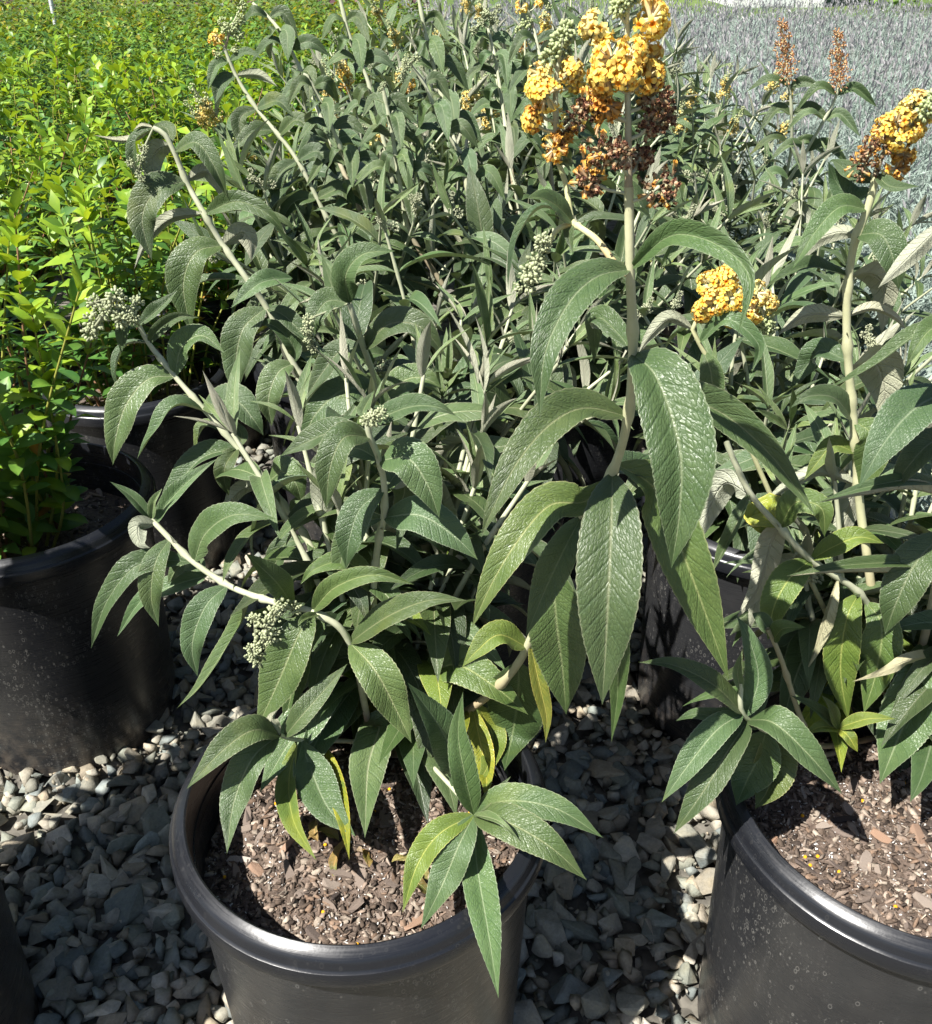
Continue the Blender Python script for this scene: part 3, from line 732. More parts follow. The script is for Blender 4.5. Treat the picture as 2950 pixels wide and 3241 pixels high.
OVALS = [oval_leaf(k) for k in range(6)]
HG = 'potted bright green shrubs on the left'
def hyp_color(r, t):
    k = r.random()
    if k < 0.30*t+0.02: c = (1.75, 1.45, 0.8)
    elif k < 0.60: c = (0.55, 0.70, 0.85)
    elif k > 0.965: c = (2.6, 0.75, 1.0) if t < 0.6 else (2.0, 1.3, 0.8)
    else: c = (0.95, 0.98, 0.9)
    if t > 0.84 and r.random() < 0.6: c = (1.95, 1.6, 0.85)
    b = r.uniform(0.8, 1.2); return (c[0]*b, c[1]*b, c[2]*b)
def make_hyp(label, loc, seed, n=14, hgt=0.40, spread=0.35, singly=True, cap=300, lean=(0, 0), Rcrown=0.09):
    r = np.random.default_rng(seed); root = thing('hypericum_shrub', label, 'shrub', loc, HG)
    cnt = 0; cl = [[], [], [], [], [], []]
    for k in range(n):
        a = r.uniform(0, 6.283); q = Rcrown*math.sqrt(r.random()); L = hgt*r.uniform(0.5, 1.22)
        b = np.array((q*math.cos(a), q*math.sin(a), -0.01)); s = spread*r.random()
        d = nrm(np.array((s*math.cos(a)+lean[0], s*math.sin(a)+lean[1], 1.0)))
        P = catmull([b, b+d*L*0.5+r.normal(0, 0.012, 3), b+d*L+np.array((0, 0, 0.02))+r.normal(0, 0.02, 3)], 10)
        V, Fc, _ = tube_arr(P-P[0], np.linspace(0.0026, 0.0013, 11), 6)
        c = np.array((0.30, 0.30, 0.06))*r.uniform(0.7, 1.1) if r.random() < 0.7 else np.array((0.24, 0.13, 0.07))
        o = obj('stem', mesh_np('stem', V, Fc, M['hypstem'], np.tile(c, (len(V), 1))), root, P[0])
        T = nrm(np.gradient(P, axis=0)); az = r.uniform(0, 6.28); nn = int(L/0.020)
        for j in range(2, nn+1):
            t = j/nn; i = min(int(t*10), 9); f = t*10-i; cpos = P[i]*(1-f)+P[i+1]*f; S = T[i]
            e1 = nrm(np.cross(S, (0.9, 0.3, 0.1))); e2 = np.cross(S, e1); m = 2 if t < 0.9 else 4
            for h in range(m):
                if t < 0.35 and r.random() < 0.35: continue
                ang = az + j*math.pi/2 + h*2*math.pi/m + r.normal(0, 0.2)
                O = math.cos(ang)*e1+math.sin(ang)*e2; Lf = r.uniform(0.032, 0.052)*(0.75 if t > 0.95 else 1.0)
                Y = nrm(O + S*(0.25 if t < 0.9 else 0.9) + r.normal(0, 0.12, 3)); col = hyp_color(r, t)
                if singly and cnt < cap:
                    lf = obj('leaf', OVALS[r.integers(6)], o, cpos-P[0]); lf.rotation_euler = frame(Y, S).to_euler(); lf.scale = (Lf, Lf, Lf); lf.color = (*col, 1); cnt += 1
                else:
                    for arr, val in zip(cl, (cpos, Y, S+r.normal(0, 0.2, 3), Lf, Lf*0.45, col)): arr.append(val)
    if cl[0]:
        V, Fc, C = leaf_cloud(*[np.array(x, float) for x in cl], 0.2, 0.12)
        stuff(obj('foliage', mesh_np('foliage', V, Fc, M['hyp'], C), root))
    return root
make_hyp('bright green leafy shrub in the pot at the left edge', (-0.665, 1.16, 0.34), 201, 34, 0.38, 0.42, True, 300, (-0.05, -0.02), 0.075)
make_hyp('bright green shrub in the pot with the pale sunlit rim', (-0.61, 1.71, 0.33), 202, 32, 0.36, 0.55, True, 300, (0.0, 0.05), 0.11)
hyps = [(-1.13, 1.66, 'bright green shrub cut by the left edge behind the first left pot'), (-0.66, 2.18, 'bright green shrub behind the pot with the pale rim, touching the butterfly bushes'),
        (-1.17, 2.22, 'bright green shrub beside the dark gap at the left'), (-0.68, 2.70, 'yellowish green shrub two rows behind the pale rimmed pot'), (-1.20, 2.72, 'bright green shrub beyond the dark gap'),
        (-1.72, 2.70, 'bright green shrub at the left edge, halfway up the picture'), (-0.70, 3.22, 'bright green shrub along the border of the butterfly bushes, fourth row'), (-1.22, 3.24, 'bright green shrub in the last sharp row, right one'), (-1.74, 3.22, 'bright green shrub in the last sharp row at the left edge')]
for i, (x, y, lab) in enumerate(hyps):
    make_hyp(lab, (x, y, 0.33), 210+i, 66, 0.40 if y > 2.5 else 0.37, 0.75, i < 3, 300, (0, 0), 0.13)
    if y < 2.5: make_pot(x, y, {0: 'black nursery pot under the shrub cut by the left edge', 1: 'black nursery pot under the shrub touching the butterfly bushes', 2: 'black nursery pot in the dark gap between the green shrubs'}[i], 80+i)
# the rest of the green bed runs on as one mass of shoots
hr = np.random.default_rng(9)
def field_points(r, n, y0, y1, xl, xr, pw=1.0):
    y = y0 + (y1-y0)*np.power(r.random(n), pw); a = xl(y); b = xr(y)
    return a + (b-a)*r.random(n), y
parts = []
for (y0, y1, n, m, Ls) in ((3.45, 5.2, 3800, 15, 0.036), (5.0, 7.5, 7200, 10, 0.042)):
    x, y = field_points(hr, n, y0, y1, lambda y: -0.62*y-0.3, lambda y: np.where(y < 5, -0.48, -0.48+0.10*(y-5)))
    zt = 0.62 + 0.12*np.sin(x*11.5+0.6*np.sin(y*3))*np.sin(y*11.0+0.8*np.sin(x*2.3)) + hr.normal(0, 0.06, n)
    px = np.repeat(x, m); py = np.repeat(y, m); k = np.tile(np.arange(m), n)
    lev = hr.random(n*m); pz = np.repeat(zt, m) - 0.22*lev**1.3
    D = rand_dirs(hr, n*m, 0.0, 0.55); D[:, 2] += 0.5*(lev < 0.15); U = np.tile((0, 0, 1.0), (n*m, 1)) + hr.normal(0, 0.25, (n*m, 3))
    L = Ls*hr.uniform(0.7, 1.15, n*m)
    C = np.array([(1.5, 1.25, 0.8), (0.85, 0.9, 0.9), (0.50, 0.66, 0.8), (2.0, 1.1, 0.9), (1.0, 0.95, 0.9)])[np.where(hr.random(n*m) < 0.07, 3, np.array((0, 1, 2, 4, 1))[hr.integers(0, 5, n*m)])]
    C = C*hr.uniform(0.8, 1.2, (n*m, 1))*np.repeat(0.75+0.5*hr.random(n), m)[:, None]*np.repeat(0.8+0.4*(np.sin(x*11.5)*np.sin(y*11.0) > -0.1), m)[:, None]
    C *= np.array((0.95, 0.80, 0.85)) if y0 > 4.9 else np.array((0.95, 0.90, 0.9))
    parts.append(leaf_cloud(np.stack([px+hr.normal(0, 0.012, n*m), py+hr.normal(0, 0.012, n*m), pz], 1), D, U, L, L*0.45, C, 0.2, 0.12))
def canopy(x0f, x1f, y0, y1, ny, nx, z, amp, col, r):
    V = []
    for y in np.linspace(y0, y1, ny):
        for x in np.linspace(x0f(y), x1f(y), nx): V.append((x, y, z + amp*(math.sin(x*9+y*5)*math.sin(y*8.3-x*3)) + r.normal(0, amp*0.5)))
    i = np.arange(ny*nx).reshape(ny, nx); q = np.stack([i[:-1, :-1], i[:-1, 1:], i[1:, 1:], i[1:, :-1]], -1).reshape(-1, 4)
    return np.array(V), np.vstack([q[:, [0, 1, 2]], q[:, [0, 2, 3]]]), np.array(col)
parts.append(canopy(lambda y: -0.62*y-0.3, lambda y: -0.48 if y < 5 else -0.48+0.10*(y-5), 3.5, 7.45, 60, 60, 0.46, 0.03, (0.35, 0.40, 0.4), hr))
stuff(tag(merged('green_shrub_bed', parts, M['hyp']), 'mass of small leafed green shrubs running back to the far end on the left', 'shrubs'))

# ------------------------------------------------------------------ silvery lavender field on the right
lr2 = np.random.default_rng(15); parts = []
for (y0, y1, n, m, Ls, xl) in ((1.15, 3.4, 5200, 15, 0.045, 0.62), (3.2, 6.0, 6200, 11, 0.052, 0.75), (5.7, 12.6, 10500, 8, 0.062, 0.8)):
    x, y = field_points(lr2, n, y0, y1, lambda y: np.where(y < 4.6, xl, 0.8-0.25*(y-4.6))+0*y, lambda y: 0.66*y+0.9)
    zt = 0.30 + 0.07*np.sin(x*9+0.7*y)*np.sin(y*8.1-x) + lr2.normal(0, 0.03, n)
    lean = lr2.normal(0, 0.25, (n, 2)); N = n*m
    lev = lr2.random(N); hh = 0.11*lev
    px = np.repeat(x, m) + np.repeat(lean[:, 0], m)*hh; py = np.repeat(y, m) + np.repeat(lean[:, 1], m)*hh; pz = np.repeat(zt, m)-0.11+hh
    D = rand_dirs(lr2, N, 0.25, 0.95); D[:, :2] += 0.4*np.repeat(lean, m, 0)
    U = np.tile((0, 0, 1.0), (N, 1)) + lr2.normal(0, 0.4, (N, 3)); L = Ls*lr2.uniform(0.65, 1.2, N)
    C = np.array((0.285, 0.35, 0.30))*lr2.uniform(0.75, 1.2, (N, 1))*np.repeat(lr2.uniform(0.8, 1.15, n), m)[:, None]
    parts.append(leaf_cloud(np.stack([px, py, pz], 1), D, U, L, np.maximum(L*0.115, 0.0046), C, 0.15, 0.10))
# flower stalks, withered purple-grey, thicker towards the far end
for (y0, y1, n, wd) in ((2.4, 5.0, 500, 0.0030), (4.4, 12.6, 6000, 0.0046)):
    x, y = field_points(lr2, n, y0, y1, lambda y: np.where(y < 4.6, 0.9, 0.8-0.25*(y-4.6))+0*y, lambda y: 0.66*y+0.9, 0.75)
    h = lr2.uniform(0.06, 0.20, n); B = np.stack([x, y, np.full(n, 0.28)], 1); D = np.stack([lr2.normal(0, 0.16, n), lr2.normal(0, 0.16, n), np.ones(n)], 1)
    U = np.tile((0.2, -1, 0.1), (n, 1)); W = np.full(n, wd)
    parts.append(leaf_cloud(B, D, U, h, W, np.tile((0.30, 0.305, 0.27), (n, 1)), 0.3))
    T = B + nrm(D)*h[:, None]
    for q in range(3):
        o = T - nrm(D)*(0.016*q); Dq = D + lr2.normal(0, 0.3, (n, 3))
        C = np.array((0.37, 0.355, 0.355))*lr2.uniform(0.75, 1.3, (n, 1))
        parts.append(leaf_cloud(o, Dq, U, lr2.uniform(0.025, 0.05, n), W*2.6, C, 0.3))
parts.append(canopy(lambda y: 0.66 if y < 4.6 else 0.8-0.25*(y-4.6), lambda y: 0.66*y+0.9, 1.3, 12.5, 90, 60, 0.21, 0.03, (0.26, 0.30, 0.27), lr2))
stuff(tag(merged('lavender_field', parts, M['lav']), 'silvery grey lavender field with withered purple stalks on the right', 'lavender'))

# ------------------------------------------------------------------ the far end
parts = []; n = 5200
x = lr2.uniform(-9, -0.3, n); y = lr2.uniform(7.8, 9.2, n)
B = np.stack([x, y, 0.15+0.85*lr2.random(n)], 1); L = lr2.uniform(0.05, 0.09, n)
parts.append(leaf_cloud(B, rand_dirs(lr2, n, -0.3, 0.8), lr2.normal(0, 1, (n, 3))+np.array((0, -0.5, 1)), L, L*0.5, np.array((0.13, 0.075, 0.08))*lr2.uniform(0.5, 1.5, (n, 1))))
stuff(tag(merged('purple_shrub_row', parts, M['lav']), 'row of dark purple leafed shrubs beyond the green bed at the top left', 'shrubs'))
parts = []; n = 4200
x = lr2.uniform(6.3, 15, n); y = lr2.uniform(16.2, 18, n); B = np.stack([x, y, 0.1+1.5*lr2.random(n)], 1); L = lr2.uniform(0.10, 0.2, n)
parts.append(leaf_cloud(B, rand_dirs(lr2, n, -0.3, 0.8), lr2.normal(0, 1, (n, 3))+np.array((0, -0.5, 1)), L, L*0.5, np.array((0.13, 0.22, 0.04))*lr2.uniform(0.6, 1.4, (n, 1))))
stuff(tag(merged('far_hedge', parts, M['lav']), 'sunlit green hedge beyond the lavender at the top right corner', 'hedge'))
def box(x0, x1, y0, y1, z0, z1):
    V = [(x0, y0, z0), (x1, y0, z0), (x1, y1, z0), (x0, y1, z0), (x0, y0, z1), (x1, y0, z1), (x1, y1, z1), (x0, y1, z1)]
    return V, [(0, 3, 2, 1), (4, 5, 6, 7), (0, 1, 5, 4), (1, 2, 6, 5), (2, 3, 7, 6), (3, 0, 4, 7)]
shed = thing('white_shed', 'low white building glimpsed beyond the lavender at the top edge', 'building', (5.2, 19.0, 0))
obj('wall', mesh_poly('wall', *box(-0.75, 0.75, -1, 1, 0, 2.0), M['paint'], (0.72, 0.72, 0.70)), shed)
obj('roof', mesh_poly('roof', [(-0.9, -1.2, 1.98), (0.9, -1.2, 1.98), (0.9, 1.2, 1.98), (-0.9, 1.2, 1.98), (-0.9, 0, 2.5), (0.9, 0, 2.5)], [(0, 1, 5, 4), (2, 3, 4, 5), (1, 2, 5), (3, 0, 4), (3, 2, 1, 0)], M['paint'], (0.5, 0.5, 0.5)), shed)
obj('door', mesh_poly('door', *box(-0.3, 0.25, -1.03, -1.0, 0.02, 1.85), M['paint'], (0.6, 0.62, 0.62)), shed)
V, Fc, _ = tube_arr(np.array([(0, 0, 0), (0, 0, 0.9), (0, 0, 1.25)]), 0.012, 10)
stake = obj('stake', mesh_np('stake', V, Fc, M['paint'], np.tile((0.62, 0.64, 0.66), (len(V), 1))), None, at(172, 60, 6.1)*np.array((1, 1, 0)))
tag(stake, 'thin white stake standing in the green bed at the top left', 'stake')

# ------------------------------------------------------------------ hand-placed bushes
class Hero:
    def __init__(s, root): s.root = root; s.loc = np.array(root.location); s.seed = 0
    def stem(s, pts, r0, r1, nodes=None, color=(1, 1, 1, 1), sides=10):
        P = [at(*p) for p in pts]
        o, PP = stem_obj(s.root, [p for p in P], r0, r1, s.loc, nodes, sides, color, len(P)*7)
        o['_n'] = 1; del o['_n']
        rr = np.random.default_rng(int(pts[0][0]*7+pts[-1][1])); T = nrm(np.gradient(PP, axis=0)); m = len(PP)-1
        for t in (nodes or ()):
            i = int(t*m); e1 = nrm(np.cross(T[i], (0.9, 0.3, 0.1))); e2 = np.cross(T[i], e1)
            for k in range(4):
                a = rr.uniform(0, 6.28); Lf = rr.uniform(0.009, 0.024); O = math.cos(a)*e1+math.sin(a)*e2
                lf = obj('leaf', YOUNG[rr.integers(len(YOUNG))], o, PP[i]-PP[0]); lf.rotation_euler = frame(nrm(O+0.5*T[i]), T[i]).to_euler(); lf.scale = (Lf*1.3, Lf, Lf); lf.color = (1.7, 1.55, 1.6, 1)
        return (o, PP, np.array([pix(p) for p in PP]))
    def leaf(s, st, pts, w, fold=None, roll=0.0, under=False, col=None, ratio=None, nseg=48, wave=0.10, peak=0.40, snap=70, zmin=0.405):
        s.seed += 1; r = np.random.default_rng(1000+s.seed)
        o, PP, px = st
        d = np.hypot(px[:, 0]-pts[0][0], px[:, 1]-pts[0][1]); i = int(d.argmin()); Yb = PP[i][1]
        W3 = []
        for k_, p in enumerate(pts):
            q = at(p[0], p[1], Yb + (p[2] if len(p) > 2 else 0))
            if q[2] < zmin and k_ > 0: q = at(p[0], p[1], q[1]*(H-zmin)/(H-q[2]))
            W3.append(q)
        if d[i] < snap: W3[0] = PP[i]
        C = catmull(W3, nseg)
        cam_p = np.array((0, 0, H)); vdir = nrm(cam_p - C)
        Nh = vdir*0.8 + np.array((0, 0, 0.5)) + np.array(sun_dir)*0.15
        if under: Nh = -vdir*0.85 + np.array((0, 0, 0.45))
        if roll:
            T = nrm(np.gradient(C, axis=0)); a = math.radians(roll)
            Nh = Nh*math.cos(a) + np.cross(T, Nh)*math.sin(a) + T*np.sum(T*Nh, 1, keepdims=True)*(1-math.cos(a))
        dm = depth_of(C[len(C)//2]); Wm = w*dm/F
        fold = r.uniform(0.2, 0.6) if fold is None else min(0.7, fold*1.5+0.10)
        V, Fc, uv = leaf_arr(C-C[0], Nh, Wm*1.0, 8, fold, 0.022, wave, s.seed, 0.15, peak)
        lf = obj('leaf', mesh_np('leaf', V, Fc, M['leaf'], None, uv), o, C[0]-PP[0])
        b = r.uniform(0.76, 1.22)
        lf.color = (b*r.uniform(0.94, 1.1), b, b*r.uniform(0.88, 1.1), 1) if col is None else (*col, 1)
        return lf
    def panicle(s, axis, clusters, seed, fs=0.0105, per=26, big=1.0):
        fs *= 0.97; per = int(per*1.1)
        r = np.random.default_rng(seed); P = [at(*p) for p in axis]
        C = catmull(P, 24); V, Fc, uv = tube_arr(C-C[0], np.linspace(0.0026, 0.001, 25), 8); Fc = [tuple(f) for f in Fc]
        Vs = [V]; Fs = list(Fc); off = len(V); UV = [uv]
        cl = []
        for (x, y, dY, rp, kind) in clusters:
            d = np.array([math.hypot(*(np.array(pix(c))-np.array((x, y)))) for c in C]); i = int(d.argmin()); Yb = C[i][1]
            c = at(x, y, Yb+dY); R = big*rp*depth_of(c)/F; j = max(0, i-2)
            v2, f2, u2 = tube_arr(np.array([C[j], (C[j]+c)/2+np.array((0, 0, -0.002)), c])-C[0], (0.0013, 0.0011, 0.0012), 6, off)
            Vs.append(v2); Fs += f2; UV.append(u2+np.array((0.5, 0))); off += len(v2); cl.append((c, R, kind, nrm(c-C[i]+1e-5)))
        o = obj('flower_spike', mesh_np('flower_spike', np.vstack(Vs), Fs, M['stem'], None, np.vstack(UV)), s.root, C[0]-s.loc)
        for c, R, kind, outd in cl:
            kinds = kind.split('+'); it = []
            for k in range(int(per*2.6) if kinds[0] == 'spent' else per):
                d = nrm(r.normal(size=3)+outd*0.35); kd = kinds[0] if r.random() < 0.8 or len(kinds) == 1 else kinds[1]
                if kd == 'bud':
                    for q in range(3):
                        d2 = nrm(d + r.normal(0, 0.5, 3)); A = np.array(frame(d2, nrm(r.normal(size=3))))
                        it.append((ICO[0]@np.diag((1, 1.5, 1))@A.T*R*0.17 + c - C[0] + d2*R*r.uniform(0.5, 1.0), ICO[1], np.array((0.44, 0.50, 0.25))*r.uniform(0.8, 1.25)))
                    continue
                f = fs*r.uniform(0.85, 1.12)*(0.85 if kd == 'spent' else 1.0)
                off_ = d*max(0.0, R-f)*r.uniform(0.6, 1.0)
                if kinds[0] == 'spent': f *= 0.72; off_ = d*R*0.98*r.random()**0.5; d = nrm(d+r.normal(0, 0.6, 3))
                lf = obj('floret', FLORET_ME[kd][r.integers(3)], o, c - C[0] + off_)
                lf.rotation_euler = frame(nrm(d+r.normal(0, 0.15, 3)), nrm(r.normal(size=3))).to_euler(); lf.scale = (f, f, f)
                b = r.uniform(0.85, 1.15) if kd != 'spent' else r.uniform(0.45, 1.5); lf.color = (b, b*r.uniform(0.88, 1.06), b, 1)
            if it: obj('flower_buds', it_mesh('flower_buds', it, M['flower']), o)
        return o
    def buds(s, st, spots, seed):
        """loose hanging bud cluster made of several little balls at photo positions"""
        r = np.random.default_rng(seed); o, PP, px = st; it = []
        d = np.hypot(px[:, 0]-spots[0][0], px[:, 1]-spots[0][1]); i = int(d.argmin()); Yb = PP[i][1]; prev = PP[i]
        for (x, y, rp) in spots:
            c = at(x, y, Yb-0.022+r.uniform(-0.01, 0.005)); R = 1.05*rp*depth_of(c)/F
            for k in range(int(52+16*r.random())):
                dd = nrm(r.normal(size=3)); A = np.array(frame(dd, nrm(r.normal(size=3))))
                it.append((ICO[0]@np.diag((1, 1.5, 1))@A.T*R*r.uniform(0.10, 0.20) + c - PP[0] + dd*R*r.uniform(0.45, 1.08), ICO[1], np.array((0.45, 0.49, 0.29))*r.uniform(0.7, 1.2)))
            V, Fc, _ = tube_arr(np.array([prev, (prev+c)/2, c])-PP[0], 0.0013, 6)
            it.append((V, np.array([(a, b, c_) for a, b, c_, d_ in Fc]+[(a, c_, d_) for a, b, c_, d_ in Fc]), (0.36, 0.38, 0.24))); prev = c
        obj('flower_buds', it_mesh('flower_buds', it, M['flower']), o)
YEL = (2.8, 1.85, 0.45); YG = (1.8, 1.5, 0.7); PALE = (1.8, 1.6, 1.8)

# --- the main bush in the front pot
main = Hero(thing('butterfly_bush', 'tall butterfly bush with the biggest yellow flower spike, in the front pot', 'butterfly bush', (-0.085, 0.75, 0.355), 'potted butterfly bushes'))
L = main.leaf
m1 = main.stem([(1215, 2390, .76), (1330, 2330, .75), (1480, 2250, .72), (1610, 2138, .69), (1690, 2000, .67), (1752, 1780, .65), (1850, 1620, .635), (1935, 1500, .625), (1986, 1330, .615), (2003, 1110, .605), (1995, 870, .60), (1990, 590, .60)], 0.0046, 0.0029, (.30, .45, .58, .70, .78, .87), (1.05, 1.0, 0.9, 1))
L(m1, [(2003, 862), (2110, 752, -.02), (2215, 752, -.04), (2330, 815, -.06), (2376, 910, -.075), (2335, 1062, -.085)], 120, .4, 25, False)
L(m1, [(1990, 868), (1890, 876, -.02), (1800, 960, -.04), (1725, 1120, -.06), (1708, 1318, -.07)], 165, .30)
L(m1, [(2008, 1112), (2080, 1200, -.03), (2150, 1420, -.06), (2150, 1620, -.075), (2125, 1800, -.08)], 265, .30, -8, wave=.06)
L(m1, [(1998, 1110, 0), (1955, 1055, .02), (1890, 1010, .04), (1880, 1150, .05)], 90, .3)
L(m1, [(1980, 1322), (1850, 1292, -.01), (1740, 1345, -.03), (1640, 1460, -.05), (1560, 1610, -.065), (1523, 1702, -.07)], 165, .30)
L(m1, [(1992, 1322), (2130, 1260, .03), (2280, 1305, .04), (2420, 1420, .03), (2520, 1545, .02), (2583, 1634, .01)], 140, .3, 12)
L(m1, [(1938, 1508), (1935, 1650, -.04), (1925, 1880, -.07), (1915, 2080, -.08), (1906, 2232, -.085)], 228, .22, wave=.05)
L(m1, [(1925, 1520), (1850, 1588, -.01), (1740, 1600, -.02), (1640, 1710, -.04), (1555, 1850, -.05), (1493, 1988, -.055)], 160, .28, col=(1.25, 1.12, .85))
L(m1, [(1945, 1505), (2030, 1490, .04), (2090, 1560, .05), (2112, 1660, .05)], 140, .2, col=(.75, .8, .85))
L(m1, [(1960, 1480), (2080, 1560, .02), (2180, 1800, .0), (2250, 1990, -.01), (2308, 2156, -.02)], 185, .25, 10, col=(1.15, 1.1, .8))
L(m1, [(1850, 1640), (1790, 1730, -.02), (1720, 1880, -.03), (1664, 2016, -.04)], 125, .25)
L(m1, [(1770, 1800), (1760, 1960, -.01), (1780, 2120, -.01), (1792, 2262, -.01)], 190, .15, col=(.9, .9, .75))
L(m1, [(1870, 1700), (1940, 1990, .0), (1955, 2180, .0), (1935, 2350, .0)], 100, .3, col=(.9, .95, .8))
L(m1, [(1640, 2090), (1640, 2210, .02), (1620, 2330, .03), (1597, 2440, .03)], 200, .1, col=(.7, .75, .6))
L(m1, [(1700, 2040), (1710, 2180, -.01), (1730, 2270, -.015), (1727, 2352, -.02)], 62, .3, col=(2.4, 1.6, .7))
L(m1, [(1650, 2040), (1580, 2010, -.01), (1510, 2060, -.02), (1462, 2112, -.025)], 105, .3, col=(1.6, 1.4, .7))
L(m1, [(1330, 2150), (1440, 2105, -.02), (1560, 2170, -.04), (1672, 2262, -.05)], 145, .22, col=(1.2, 1.15, .8))
L(m1, [(1520, 2240), (1560, 2330, .0), (1545, 2420, .0), (1510, 2480, .0)], 95, .2, col=YG)
L(m1, [(1500, 2250), (1530, 2400, .0), (1540, 2480, .0), (1535, 2530, .0)], 90, .3, col=(2.8, 1.9, .6))
main.panicle([(1990, 640, .60), (1988, 400, .60), (1985, 150, .60), (1985, -90, .60)],
    [(2060, 62, .0, 62, 'open+pale'), (1888, 88, .0, 48, 'pale'), (1960, 20, .0, 36, 'bud'), (1990, 0, -.005, 34, 'bud'), (1985, -60, 0, 34, 'bud'),
     (1935, 185, -.01, 66, 'open+pale'), (1920, 240, -.012, 56, 'open'), (2000, 170, -.01, 46, 'open+pale'), (2050, 190, .01, 44, 'old+open'), (1975, 235, -.015, 45, 'open'), (2050, 245, .0, 36, 'open+old'),
     (1875, 335, .0, 42, 'spent+old'), (1915, 330, -.005, 30, 'old+open'), (2075, 305, .0, 50, 'spent+old'), (2065, 390, .0, 50, 'spent'), (2100, 370, .01, 34, 'spent'), (1900, 480, -.005, 58, 'spent+old'), (1960, 490, -.01, 40, 'spent'), (1865, 570, .0, 36, 'spent+old'), (2090, 590, -.005, 64, 'spent+old'), (2030, 500, .01, 30, 'spent')], 401, 0.0098, 20)
# side shoot with the second flower spike
m3 = main.stem([(1993, 872, .602), (1950, 838, .61), (1890, 760, .63), (1833, 718, .65), (1812, 700, .66), (1800, 640, .665), (1790, 580, .67), (1768, 515, .67)], 0.0024, 0.0018, (.55,), (1.1, 1.05, .8, 1))
L(m3, [(1808, 705), (1760, 650, -.01), (1710, 625, -.02), (1668, 628, -.03)], 85, .2, wave=.05)
L(m3, [(1800, 690), (1712, 660, .0), (1640, 750, .0), (1615, 850, .0), (1608, 918, .0)], 55, .5, 40)
L(m3, [(1815, 700), (1800, 740, -.01), (1812, 800, -.02)], 40, .3)
L(m3, [(1770, 515), (1800, 520, -.01), (1812, 560, -.015)], 34, .2, col=PALE)
main.panicle([(1770, 520, .67), (1762, 430, .67), (1760, 260, .67), (1790, 80, .67)],
    [(1755, 470, -.01, 48, 'old+open'), (1775, 440, 0, 36, 'old+spent'), (1685, 385, 0, 36, 'open+old'), (1700, 350, .0, 30, 'old'), (1815, 375, 0, 44, 'spent+open'), (1790, 410, .01, 30, 'spent+old'), (1730, 300, -.01, 58, 'open'), (1700, 280, -.005, 36, 'open'), (1805, 225, 0, 44, 'open+pale'), (1825, 255, .005, 30, 'open+old'), (1710, 235, .0, 34, 'pale'), (1745, 180, 0, 36, 'bud'), (1775, 130, 0, 34, 'bud'), (1795, 100, 0, 34, 'bud'), (1790, 160, .005, 24, 'bud')], 402, 0.0078, 22)
b1 = main.stem([(1812, 712, .66), (1770, 722, .65), (1742, 760, .645), (1730, 800, .64)], 0.002, 0.0016, None, (1.1, 1.05, .8, 1))
main.buds(b1, [(1720, 770, 30), (1700, 830, 34), (1680, 870, 36), (1665, 905, 32)], 1)
# middle shoot of the main bush
m2 = main.stem([(1200, 2400, .77), (1190, 2200, .77), (1186, 1990, .76), (1183, 1860, .75), (1198, 1710, .74), (1214, 1638, .735), (1217, 1549, .73), (1201, 1456, .725), (1170, 1380, .72), (1160, 1320, .72)], 0.0042, 0.0026, (.62, .70, .79, .89))
L(m2, [(1170, 1335), (1290, 1290, -.01), (1380, 1288, -.02), (1446, 1316, -.02)], 95, .3)
L(m2, [(1160, 1330), (1150, 1300, .01), (1185, 1235, .02)], 50, .3)
L(m2, [(1168, 1380), (1090, 1385, -.02), (1045, 1480, -.03), (1032, 1614, -.035)], 120, .25)
L(m2, [(1168, 1378), (1060, 1368, .01), (970, 1400, .02), (885, 1445, .02)], 110, .3)
L(m2, [(1203, 1456), (1290, 1452, -.02), (1350, 1530, -.03), (1391, 1640, -.035)], 150, .18)
L(m2, [(1203, 1452), (1130, 1420, .02), (1060, 1440, .04), (1010, 1500, .05)], 110, .2)
L(m2, [(1216, 1550), (1140, 1610, -.01), (1105, 1710, -.02), (1095, 1800, -.02)], 115, .2, col=(.8, .85, .9))
L(m2, [(1216, 1552), (1260, 1500, .02), (1280, 1560, .03), (1240, 1640, .03)], 100, .2)
L(m2, [(1214, 1640), (1330, 1632, -.02), (1440, 1700, -.03), (1513, 1772, -.035)], 140, .15)
L(m2, [(1212, 1640), (1140, 1660, .0), (1090, 1740, .0), (1060, 1860, .0)], 100, .25)
L(m2, [(1186, 1870), (1100, 1780, -.01), (1000, 1800, -.02), (950, 1850, -.02)], 90, .3, col=(1.1, 1.1, .8))
main.buds(m2, [(1185, 1320, 26), (1205, 1310, 24), (1165, 1328, 22)], 2)
# long left shoot with pale buds
s2 = main.stem([(1170, 2380, .77), (1120, 2150, .80), (1060, 1900, .84), (975, 1712, .87), (920, 1628, .88), (845, 1527, .89), (757, 1423, .90), (648, 1298, .91), (556, 1194, .92), (474, 1091, .93), (440, 1030, .93)], 0.0044, 0.0024, (.48, .56, .645, .74, .83, .92))
L(s2, [(474, 1091), (400, 1095, 0), (368, 1170, -.01), (378, 1242, -.01)], 55, .5, 45)
L(s2, [(474, 1085), (500, 1045, 0), (560, 1005, 0), (630, 1004, 0)], 60, .4, 25)
L(s2, [(447, 1020), (500, 980, .01), (563, 918, .02)], 62, .4)
L(s2, [(430, 1030), (395, 1035, -.01), (383, 1118, -.015)], 55, .3)
L(s2, [(560, 1190), (575, 1100, .01), (640, 1062, .01), (712, 1118, .0)], 95, .3)
L(s2, [(556, 1194), (470, 1200, -.01), (400, 1280, -.02), (365, 1390, -.03), (357, 1472, -.03)], 128, .25)
L(s2, [(648, 1296), (560, 1285, -.02), (500, 1350, -.03), (434, 1452, -.03)], 85, .45, 30)
